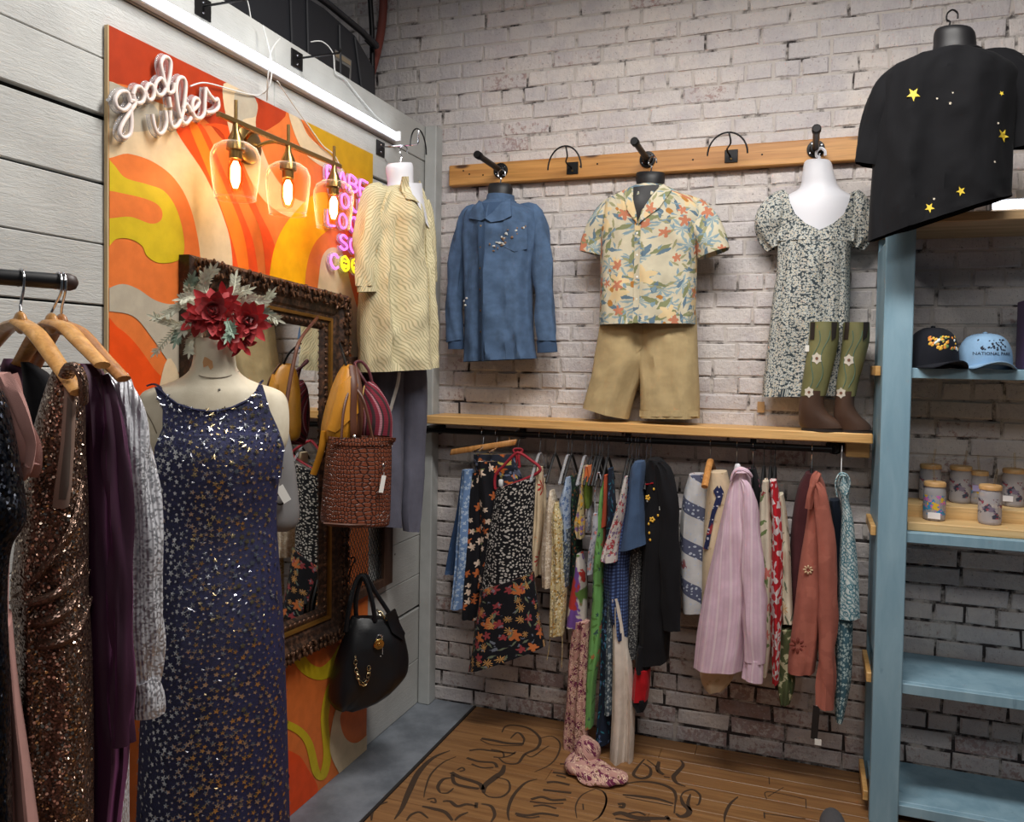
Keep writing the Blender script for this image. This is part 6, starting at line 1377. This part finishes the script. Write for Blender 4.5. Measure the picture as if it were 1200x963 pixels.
for (px, py, off, sz_, na) in ((250,364,.07,.055,17),(291,376,.05,.05,15),(268,392,.075,.045,9),(232,372,.04,.04,8),(284,404,.05,.032,6),(262,352,.04,.036,7)):
    c = MF(px,py,off); fl = mk('blossom', ball(c, .012, 8, 6), M_red, hd)
    for ring, (cnt, ln, tilt) in enumerate(((na, 1.0, .15),(na-2, .78, .6),(max(na-5,3), .5, 1.2))):
        for k in range(cnt):
            a = 2*PI*(k+ring*.4)/cnt+rp.uniform(-.2,.2); d = (tr_*math.cos(a)+up*math.sin(a))*math.cos(tilt+rp.uniform(-.3,.3))+nr_*math.sin(tilt+rp.uniform(-.3,.3))
            mk('petal', petal(c+d*.006, d, nr_, sz_*ln*rp.uniform(.8,1.15), sz_*.24*rp.uniform(.8,1.2), rp.uniform(-.3,.6)), M_red, fl)
def sprig(p0, p1, bend, n, ll, mat):
    a, b = V(p0), V(p1); mid = (a+b)/2+V(bend); P = spline([a, mid, b], int(n*1.0))
    st = mk('sprig', tube(P, .0018, 5), mat, hd); gs = []
    for i in range(1, len(P)):
        d = (P[i]-P[i-1]).normalized(); s = d.cross(nr_).normalized()
        for sg in (-1,1):
            dd = (d*.7+s*sg*.8+nr_*rp.uniform(-.3,.4)).normalized(); gs.append(petal(P[i], dd, nr_, ll*rp.uniform(.7,1.15)*.72, ll*.085, .1, 3))
    gs.append(petal(P[-1], (P[-1]-P[-2]), nr_, ll, ll*.13, .1, 3)); stuff(mk('leaves', join(*gs), mat, st))
for (a, b, bend, n, ll, mt, off) in (((245,375),(250,316),(-.04,0,.0),22,.026,0,.03),((240,372),(222,338),(-.02,0,.02),18,.024,0,.04),((238,376),(196,368),(0,0,.03),18,.024,0,.03),((232,380),(182,372),(0,0,-.01),16,.022,0,.02),((236,384),(206,400),(-.02,0,.02),14,.024,1,.02),((238,388),(222,412),(-.015,0,0),14,.024,0,.03),((236,386),(183,412),(.0,0,.03),12,.02,0,.0),
        ((250,370),(276,326),(.02,0,.0),18,.024,0,.03),((262,368),(290,340),(.01,0,.02),18,.024,0,.03),((275,370),(306,352),(0,0,.02),18,.026,0,.05),((285,376),(324,374),(0,0,.02),16,.026,0,.04),((282,374),(312,366),(0,0,.01),14,.024,1,.06),((268,372),(266,396),(.01,0,0),14,.022,1,.12),((270,360),(272,390),(-.01,0,0),12,.022,1,.12),((240,360),(226,326),(-.03,0,.0),16,.026,1,.02),((246,352),(240,322),(-.01,0,.0),16,.024,0,.02),((236,378),(214,388),(0,0,.02),14,.024,0,.05),((244,366),(214,350),(0,0,.02),16,.026,0,.05),((290,372),(318,344),(0,0,-.01),14,.022,0,.02)):
    sprig(MF(*a, off*.6), MF(*b, off), bend, n, ll, M_fern if mt == 0 else M_fern2)
# ================================================================== FOREGROUND RACK
pe = atD(85, 331, 1.30); ps = atD(0, 326, 1.225); dr = (pe-ps); dr.z = 0; dr.normalize()
back = pe-dr*.78
fr_ = thing('clothes_rack', 'black pipe clothes rack with rounded end cap in the left foreground', 'rack', (back.x, back.y, 0))
mk('pipe', tube([back, pe-dr*.012], .0128, 16), M_blackplastic, fr_); mk('end_cap', lathe([(.0128,-.014),(.0142,-.012),(.0142,0),(.011,.008),(.004,.012)], pe-dr*.004, 16, dr), plain('cap_brown',(58,42,38),.5), fr_)
mk('upright', tube([back, V((back.x,back.y,.03))], .016, 12), M_black, fr_); mk('foot', join(box(back.x-.14,back.x+.3,back.y-.02,back.y+.02,.0005,.03,.004), box(back.x-.02,back.x+.02,back.y-.3,back.y+.3,.0005,.03,.004)), M_black, fr_, smooth=False)
def wood_hanger(d, px, py_top, apex, tipL, tipR, zoff, label, mat):
    """suit hanger seen three quarter on; d depth; tips in px with own depth"""
    A = atD(apex[0], apex[1], d); Lp = atD(tipL[0], tipL[1], tipL[2]); Rp = atD(tipR[0], tipR[1], tipR[2]); H = atD(px, py_top, d)
    t = thing('wooden_hanger', label, 'hanger', A, 'wooden hangers on the foreground rack')
    ax = (Rp-Lp).normalized(); n_ = ax.cross(V((0,0,1))).normalized()
    for tip in (Lp, Rp):
        P = spline([A+V((0,0,.0)), A.lerp(tip,.3)+V((0,0,.012)), A.lerp(tip,.65)+V((0,0,.006)), tip], 6)
        mk('arm', tube(P, [.0165,.016,.015,.0135,.0125], 10, flat=.5, up=n_.cross((tip-A).normalized())), mat, t)
    mk('shoulder_block', ball(A, (.017,.009,.018), 12, 8, (ax, n_, V((0,0,1)))), mat, t)
    # the hook loops over the pipe
    u = min(max((H-ps).dot(dr), -.6), (pe-ps).dot(dr)-.015); c = ps+dr*u; c.z = ps.z+(pe.z-ps.z)*0; s = V((dr.y,-dr.x,0)); R1 = .0165
    hk = [c+s*R1*math.cos(a)+V((0,0,R1*math.sin(a))) for a in [-.5+k*(PI+.5)/12 for k in range(13)]]
    hk = [c-s*R1*math.cos(a)+V((0,0,R1*math.sin(a))) for a in [-.6+k*(PI+.6)/12 for k in range(13)]]
    mk('hook', tube(spline(hk+[c+s*R1*.8+V((0,0,-.016)), (c+A)/2+V((0,0,-.004)), A+V((0,0,.018))],4), .0022, 8), M_chrome, t)
    return t
M_hw1 = wood('suit_hanger', (190,134,72), (220,168,104), .3, 2, 1.5); M_hw2 = wood('suit_hanger_dark', (150,98,56), (186,130,80), .3, 2, 1.5)
wood_hanger(1.235, 28, 316, (24,378), (-30,428,1.36), (92,460,1.13), 0, 'front wooden hanger on the foreground rack holding the sequin gown', M_hw1)
wood_hanger(1.285, 68, 320, (60,379), (14,440,1.40), (120,428,1.19), 0, 'second wooden hanger on the foreground rack holding the purple dress', M_hw1)
wood_hanger(1.30, 76, 321, (72,380), (40,430,1.42), (145,444,1.23), 0, 'rearmost wooden hanger on the foreground rack holding the silver cardigan', M_hw2)
FG = 'dresses on the foreground rack'
def fore(name, label, cat, px, d, rows, mat, fold, seed, n=64, m=60, extra=(), kind='body', hem=True):
    pl = PV(px, 600, d); g = loft(pl, rows, n, m, fold, seed, foldtop=.25, captop=True, hem=hem); t, _ = garment(name, label, cat, [(kind, g, mat)], FG)
    return t, g, pl
M_sil = None
ks = NT('silver_knit'); ks.p.inputs['Roughness'].default_value = .4; v_ = ks.coord('UV', (160,4,1)); n1 = ks.noise(v_, 1, 2); vo = ks.n('ShaderNodeTexVoronoi', voronoi_dimensions='2D'); ks.t.links.new(ks.coord('UV',(330,330,1)), vo.inputs['Vector']); vo.inputs['Scale'].default_value = 1; cs_ = ks.n('ShaderNodeSeparateColor'); ks.t.links.new(vo.outputs['Color'], cs_.inputs[0])
ks.base(ks.mix(n1, srgb(192,192,198), srgb(226,226,230))); ks.t.links.new(ks.math('MULTIPLY', ks.math('GREATER_THAN', cs_.outputs[0], .55), .9), ks.p.inputs['Metallic'])
sx_ = ks.n('ShaderNodeSeparateXYZ'); ks.t.links.new(ks.coord('UV',(150,1,1)), sx_.inputs[0]); ks.bump(ks.math('ADD', ks.math('SINE', ks.math('MULTIPLY', sx_.outputs[0], 6.283)), ks.math('MULTIPLY', cs_.outputs[1], 1.2)), .5, .002); M_sil = ks.m
t, g, pl = fore('silver_cardigan', 'long silver metallic knit cardigan, rightmost on the foreground rack', 'cardigan', 150, 1.36, [(437,124,150,.03),(450,116,156,.045),(480,112,162,.055),(540,110,168,.06),(640,112,166,.06),(760,118,156,.06),(860,124,152,.06),(1000,122,152,.06)], M_sil, (.004,7,1), 71)
mk('sleeve', sleeve(pl, [(146,446,10,.04),(154,480,15,.055),(162,540,19,.07),(168,620,21,.08),(170,700,21,.085),(170,760,19,.085),(168,800,16,.085)], n=32, m=40, flat=.75, fold=.006, seed=3), M_sil, t); mk('cuff', sleeve(pl, [(168,797,15,.085),(173,812,17,.085),(174,828,18,.085),(174,838,17,.085)], n=28, m=8, flat=.75, fold=.003), M_sil, t)
kv = NT('purple_velvet'); kv.p.inputs['Roughness'].default_value = .7; kv.p.inputs['Sheen Weight'].default_value = .35; kv.p.inputs['Sheen Tint'].default_value = srgb(170,80,150); n1 = kv.noise(kv.coord('UV',(50,4,1)), 1, 4); kv.base(kv.mix(n1, srgb(28,8,24), srgb(66,20,52))); M_vel = kv.m
t, g, pl = fore('velvet_dress', 'dark purple velvet long sleeved dress on the second wooden hanger', 'dress', 110, 1.28, [(426,86,112,.03),(440,84,124,.05),(470,84,134,.06),(540,86,140,.065),(640,86,146,.07),(760,90,150,.07),(868,98,152,.07),(960,96,142,.07),(1060,96,140,.07)], M_vel, (.012,8,2), 72)
mk('sleeve', sleeve(pl, [(120,440,10,.05),(130,480,13,.065),(137,560,14,.075),(140,660,14,.08),(141,760,13,.085),(142,840,12,.085),(143,872,11,.085)], n=28, m=36, flat=.7, fold=.006, seed=6), M_vel, t)
mk('far_shoulder', loft(PV(30,470,1.40), [(420,4,22,.02),(432,0,30,.03),(450,2,38,.03),(500,8,46,.03),(560,14,60,.03)], 28, 20, (.004,4,1), 4, captop=True), M_vel, t)
mk('black_lining', loft(PV(60,480,1.37), [(424,24,34,.02),(440,26,60,.03),(470,28,74,.035),(520,32,80,.035),(580,34,84,.035)], 32, 20, (.004,4,1), 5, captop=True), f_black, t)
M_seq = sequin('rose_sequin', (150,122,106), (72,56,50), 400, .3, 1.2)
t, g, pl = fore('sequin_gown', 'rose gold sequin sleeveless gown on the front wooden hanger', 'gown', 60, 1.18, [(433,62,92,.03),(446,56,97,.045),(480,45,100,.055),(530,32,101,.06),(600,22,104,.065),(690,12,104,.075),(760,16,108,.08),(860,18,110,.08),(960,20,110,.085),(1100,18,112,.09)], M_seq, (.012,5,1.5), 73, 80, 80)
trq = bvh(g)
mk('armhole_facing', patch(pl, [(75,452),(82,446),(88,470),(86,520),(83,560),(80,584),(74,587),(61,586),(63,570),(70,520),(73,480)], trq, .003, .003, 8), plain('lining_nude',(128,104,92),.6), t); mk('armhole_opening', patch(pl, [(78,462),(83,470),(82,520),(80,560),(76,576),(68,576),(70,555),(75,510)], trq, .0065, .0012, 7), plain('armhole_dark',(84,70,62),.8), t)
mk('strap', tube(spline([atD(78,440,1.13),atD(83,430,1.115),atD(91,432,1.112),atD(97,446,1.12),atD(98,470,1.14)],6), .011, 8, flat=.6), M_seq, t)
for pts in ([(14,700),(40,690),(70,676),(100,650)], [(14,716),(44,712),(76,698),(104,668)], [(18,690),(48,660),(82,610),(96,560)], [(16,740),(50,736),(84,724),(106,700)]):
    mk('drape_fold', tube(spline(onto(pl, trq, pts, .002),6), [.004,.009,.009,.004], 8, flat=.8), M_seq, t)
rq = random.Random(5); fl_ = []
for _ in range(1500):
    h = trq.ray_cast(pl(rq.uniform(10,110), rq.uniform(450,980))+pl.n*.5, -pl.n, 1)
    if h[0] is None: continue
    nn_ = h[1] if h[1].dot(pl.n) > 0 else -h[1]; nn_ = (nn_+V((rq.uniform(-.6,.6),rq.uniform(-.6,.6),rq.uniform(-.6,.6)))).normalized(); a = nn_.orthogonal().normalized(); b = nn_.cross(a); r = rq.uniform(.0012,.0024); c = h[0]+V(pl.n)*.003
    fl_.append(([c+(a*math.cos(k*PI/3)+b*math.sin(k*PI/3))*r for k in range(6)], [(0,1,2,3,4,5)], None))
stuff(mk('sequins', join(*fl_), plain('sequin_bright',(226,206,186),.15,1), t, smooth=False))
# spare sleeve and pale blouse
M_pinkd = fabric('dusty_pink', (186,140,132), (), wb=.3, wrinkle=.5)
t, g, pl = fore('pink_blouse', 'dusty pink blouse with rolled sleeve in front of the sequin gown', 'blouse', 14, 1.08, [(436,-30,10,.03),(450,-30,20,.05),(500,-30,30,.06),(560,-30,20,.06),(640,-30,12,.05),(760,-30,12,.05),(880,-30,30,.05),(1000,-30,44,.05)], M_pinkd, (.006,6,1), 74)
mk('sleeve', sleeve(pl, [(2,444,14,.04),(14,470,17,.055),(26,500,17,.065),(33,522,14,.065),(30,545,11,.06),(26,556,7,.05)], n=28, m=30, flat=.8, fold=.01, seed=9), M_pinkd, t)
mk('hem_panel', loft(pl, [(720,4,14,.055),(800,8,22,.06),(880,12,34,.065),(980,14,48,.065)], 28, 24, (.004,4,1), 8, captop=True), M_pinkd, t)
M_bsq = sequin('black_sequin', (16,18,24), (30,34,44), 260, .3, 1.1)
t, g, pl = fore('black_gown', 'black beaded gown at the left edge of the picture', 'gown', -6, 1.0, [(455,-60,2,.04),(480,-60,12,.055),(540,-60,24,.06),(590,-60,31,.065),(612,-60,30,.06),(640,-60,14,.06),(700,-60,9,.06),(800,-60,12,.06),(1000,-60,16,.06)], M_bsq, (.006,6,1), 75)
# ================================================================== ENGRAVED LETTERING ON THE BOARDS
M_ink = plain('engraved_ink', (60,43,29), .7)
def ink(pts, w0, w1=None):
    P = spline([V((a,b,0)) for a,b in pts], 6); W = [atZ(p.x,p.y,0) for p in P]; n = len(W); vs, fs = [], []
    for i, p in enumerate(W):
        t = (W[min(i+1,n-1)]-W[max(i-1,0)]); t.normalize(); s = V((-t.y,t.x,0)); u = i/(n-1); r = (w0+((w1 if w1 is not None else w0)-w0)*math.sin(PI*u))*.46
        vs += [p+s*r+V((0,0,.0009)), p-s*r+V((0,0,.0009)), p+s*r+V((0,0,.0002)), p-s*r+V((0,0,.0002))]
    for i in range(n-1):
        a = i*4; fs += [(a,a+1,a+5,a+4), (a,a+4,a+6,a+2), (a+1,a+3,a+7,a+5)]
    return vs, fs, None
K = lambda *p: [(380+a/3.53, 820+b/3.53) for a, b in p]
K2 = lambda *p: [(700+a/3.53, 820+b/3.53) for a, b in p]
left = [ink(K((735,135),(750,110),(790,105),(850,120),(892,160),(880,200),(830,225),(800,262),(750,262),(722,240)),.006,.014), ink(K((830,225),(860,235),(905,205),(930,190)),.004,.006), ink(K((870,298),(930,270),(965,230),(975,180),(940,150),(890,160)),.003,.008),
  ink(K((650,160),(700,168),(760,180),(825,182)),.018), ink(K((645,165),(690,185),(770,190),(820,188)),.006), ink(K((822,182),(826,160),(800,135),(770,160)),.005,.012),
  ink(K((600,210),(640,205),(700,212),(790,222)),.012), ink(K((690,205),(735,215),(740,238),(700,236)),.008), ink(K((590,240),(640,255),(700,260),(715,280)),.014), ink(K((610,265),(650,280),(700,280)),.01), ink(K((740,238),(770,230),(792,215)),.008),
  ink(K((525,300),(560,320),(610,335),(645,350),(655,372)),.02), ink(K((530,310),(540,345),(590,360),(640,368)),.016), ink(K((480,385),(470,360),(490,330),(525,322)),.006,.016), ink(K((480,385),(510,385),(535,365)),.004,.01), ink(K((745,270),(735,300),(710,318),(665,355),(660,385)),.012,.03), ink(K((710,320),(760,335),(765,375),(730,402),(680,400),(655,380)),.004,.01), ink(K((550,290),(570,280),(580,290),(560,296)),.008),
  ink(K((520,210),(450,240),(390,300),(350,380),(320,450),(290,495)),.004,.026), ink(K((545,235),(490,260),(440,310),(418,370),(412,405)),.003,.008), ink(K((195,500),(200,460),(225,435),(262,422)),.006,.014), ink(K((425,412),(455,408),(460,425),(440,420)),.008), ink(K((490,420),(520,420),(550,440),(590,432),(630,440)),.008,.016), ink(K((405,440),(450,450),(500,465),(530,500)),.01,.018), ink(K((630,425),(628,448)),.014), ink(K((340,500),(360,475),(395,465),(430,490)),.006,.012), ink(K((650,430),(690,440),(705,475),(690,505)),.006,.014), ink(K((540,500),(560,480),(595,465)),.006,.012)]
mid = [ink(K((880,328),(830,345),(780,400),(760,460),(765,500)),.004,.014), ink(K((920,342),(960,340),(1015,352)),.014), ink(K((905,372),(960,378),(1022,385)),.014), ink(K((855,412),(900,402),(945,415),(1000,412)),.014), ink(K((850,420),(920,428),(990,428)),.008), ink(K((865,440),(910,436),(960,450)),.01), ink(K((790,470),(840,478),(900,470),(970,480)),.014), ink(K((795,478),(850,488),(890,482)),.008),
  ink(K((945,300),(985,305),(1035,318)),.012), ink(K((960,312),(1000,322)),.01), ink(K((975,265),(1010,266)),.01), ink(K((1120,365),(1160,385),(1165,430),(1140,480),(1110,502)),.003,.008), ink(K((1120,368),(1065,395),(1040,440),(1045,490)),.003,.006), ink(K((1070,430),(1072,455)),.006)]
right = [ink(K2((195,245),(165,280),(150,310),(180,325),(215,315),(220,285),(190,262)),.006,.016), ink(K2((205,248),(240,275),(250,300)),.006), ink(K2((255,255),(250,290),(275,310)),.012,.02), ink(K2((345,250),(355,270),(330,300),(315,320),(330,345),(365,358)),.006,.02), ink(K2((275,318),(300,322)),.008),
  ink(K2((125,345),(190,338),(260,348),(310,370),(325,400),(322,430)),.006,.016), ink(K2((105,392),(180,400),(250,410),(315,430)),.008,.018), ink(K2((115,402),(200,418),(310,438)),.004), ink(K2((322,430),(318,470)),.006),
  ink(K2((345,400),(360,380),(395,372),(425,395),(420,430),(408,435)),.004,.01), ink(K2((345,400),(355,430),(380,455),(372,475),(345,483),(325,470)),.008,.024), ink(K2((385,390),(375,430),(390,460)),.006,.014), ink(K2((85,432),(110,430),(105,445),(90,440)),.014), ink(K2((65,475),(100,468),(150,485),(200,490),(300,490)),.016,.026), ink(K2((130,470),(170,465),(200,478)),.01), ink(K2((285,480),(300,500)),.014), ink(K2((75,490),(140,500),(220,500)),.01),
  ink(K2((582,400),(550,430),(530,470),(525,505)),.004,.012), ink(K2((700,410),(705,380),(860,410)),.004), ink(K2((705,400),(770,362)),.003), ink(K2((690,465),(692,490)),.006), ink(K2((690,470),(780,482),(860,492)),.005), ink(K2((710,320),(712,350)),.004), ink(K2((862,410),(864,450)),.004), ink(K2((20,375),(38,410),(25,460),(5,490)),.003,.008)]
for nm, gl in (('engraved_lettering',left),('engraved_lettering',mid),('engraved_lettering',right)): mk(nm, join(*gl), M_ink, floor, smooth=False)
# dark grey pointed toe of something at the bottom edge
q = atZ(975, 966, 0); solo('grey_slipper', ([V((p.x,p.y,max(p.z,.001))) for p in ball((q.x, q.y-.06, .02), (.045,.11,.045), 18, 12)[0]], ball((0,0,0),1,18,12)[1], None), fabric('slipper_grey', (84,82,84), (), uv='Object'), 'dark grey rounded shoe toe on the floor at the bottom edge', 'shoe')
